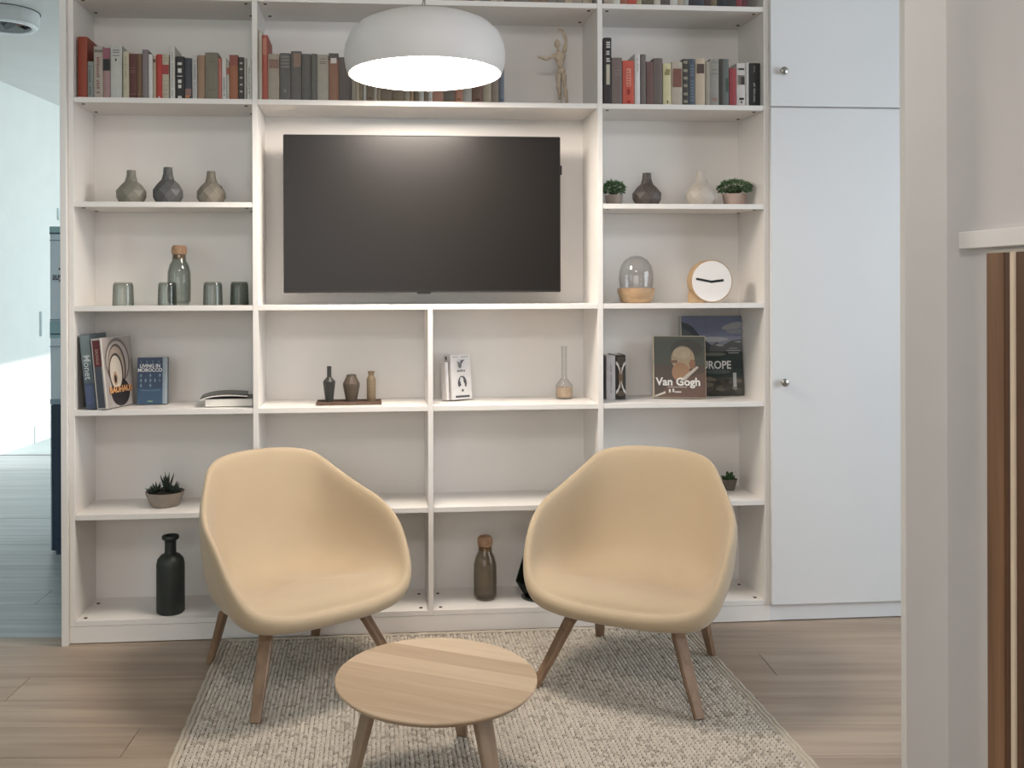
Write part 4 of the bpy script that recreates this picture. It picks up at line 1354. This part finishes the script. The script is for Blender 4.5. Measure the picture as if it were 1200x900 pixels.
# ------------------------------------------------------------------ hall fittings
nb = empty('counter', 'dark navy counter standing behind the bookcase end in the daylit hall', 'counter', (-0.264, 1.383, 0))
NAVY = mat('navy_laminate', (38, 58, 78), .45, .05, 8)
boxobj('carcass', 0.0, 1.10, 0.0, .55, 0.012, .835, NAVY, nb, .003)
boxobj('kick_board', .035, 1.08, -.035, .50, 0.0, .075, NAVY, nb)
boxobj('edge_strip', -.006, 0.0, 0.0, .55, 0.012, .835, mat('grey_blue_edge', (150, 172, 182), .5), nb)
ps = empty('glass_screen', 'tall pale blue screen panel with dark rails standing on the navy counter', 'screen', (-0.275, 1.40, .8362))
PB = mat('pale_blue_panel', (206, 224, 234), .35, .03, 3)
boxobj('panel', 0, 1.1, 0, .02, 0, 1.006, PB, ps)
for za, zb, c_ in ((.962, .972, (60, 92, 112)), (.925, .930, (110, 140, 156)), (.972, 1.006, (150, 190, 194)), (.475, .481, (116, 146, 160)), (.375, .470, (140, 180, 190)), (.395, .400, (200, 216, 220)), (.325, .330, (130, 158, 172)), (0.0, .03, (136, 160, 174))):
    boxobj('rail', -.001, 1.1, -.006, .0, za, zb, mat('rail_%d' % c_[0], c_, .4, .03), ps)
g = text('mirrored_lettering', 'gus', .060, mat('navy_lettering', (30, 40, 58), .5), ps, (.042, -.008, .722), (PI / 2, 0, PI), 0.72, bold=.0006)
g.scale = (1, 1, 1)
g.rotation_euler = (PI / 2, 0, 0)
g.scale = (-1, 1, 1)
bm = bmesh.new()
for a in (0, PI / 2):
    r_ = bmesh.ops.create_cube(bm, size=1.0)
    for v in r_['verts']:
        x_, z_ = v.co.x * .016, v.co.z * .005
        v.co = Vector((x_ * math.cos(a) - z_ * math.sin(a), v.co.y * .002, x_ * math.sin(a) + z_ * math.cos(a)))
put('mirrored_mark', bm, mat('navy_lettering', (30, 40, 58), .5), ps, loc=(.056, -.008, .765), rot=(0, R(45), 0))

cl = empty('ceiling_light', 'round white surface ceiling light with a red part inside in the hall', 'lamp', (-0.90, 2.44, 3.35))
lath('housing', [(0, 0), (.195, 0), (.200, -.004), (.200, -.095), (.172, -.100), (.160, -.085), (.160, -.02), (0, -.02)], mat('fitting_white', (214, 220, 220), .5), cl, 48)
lath('rim', [(.150, -.101), (.178, -.101), (.190, -.096), (.182, -.108), (.158, -.108), (.150, -.101)], mat('rim_white', (240, 244, 244), .4), cl, 48)
lath('mounting_plate', [(0, .0), (.205, .0), (.207, -.003), (0, -.004)], BLACK, cl, 40)
bm = bmesh.new()
tube(bm, [(-.02, 0, -.03), (.02, 0, -.085)], [.045, .05], 16)
put('spot_head', bm, mat('spot_metal', (90, 92, 92), .4, metal=.6), cl)
bm = bmesh.new()
box(bm, .045, .125, -.02, .05, -.08, -.04, .004)
put('ballast', bm, mat('brown_red_part', (120, 80, 72), .6), cl)
bm = bmesh.new()
tube(bm, [(.02, .05, -.05), (.09, .07, -.09), (.13, .03, -.09), (.12, -.03, -.06)], .011, 10)
put('cable', bm, BLACK, cl)
# slim trunking on the hall's left wall
def on_left_wall(name, dist, z0, z1, wd, m, label, cat):
    o = boxobj(name, 0.0, .02, dist, dist + wd, z0, z1, m)
    o.location = wl.location
    o.rotation_euler = wl.rotation_euler
    return tag(o, label, cat)


on_left_wall('cable_duct', .745, 1.02, 1.26, .02, mat('duct_grey', (204, 216, 218), .5), 'thin grey vertical cable duct low on the white hall wall', 'duct')
on_left_wall('wall_plate', 1.12, 2.18, 2.30, .06, mat('plate_white', (206, 220, 220), .5), 'small pale plate high on the white hall wall', 'switch')
if not fc.users_collection:
    bpy.data.objects.remove(fc)
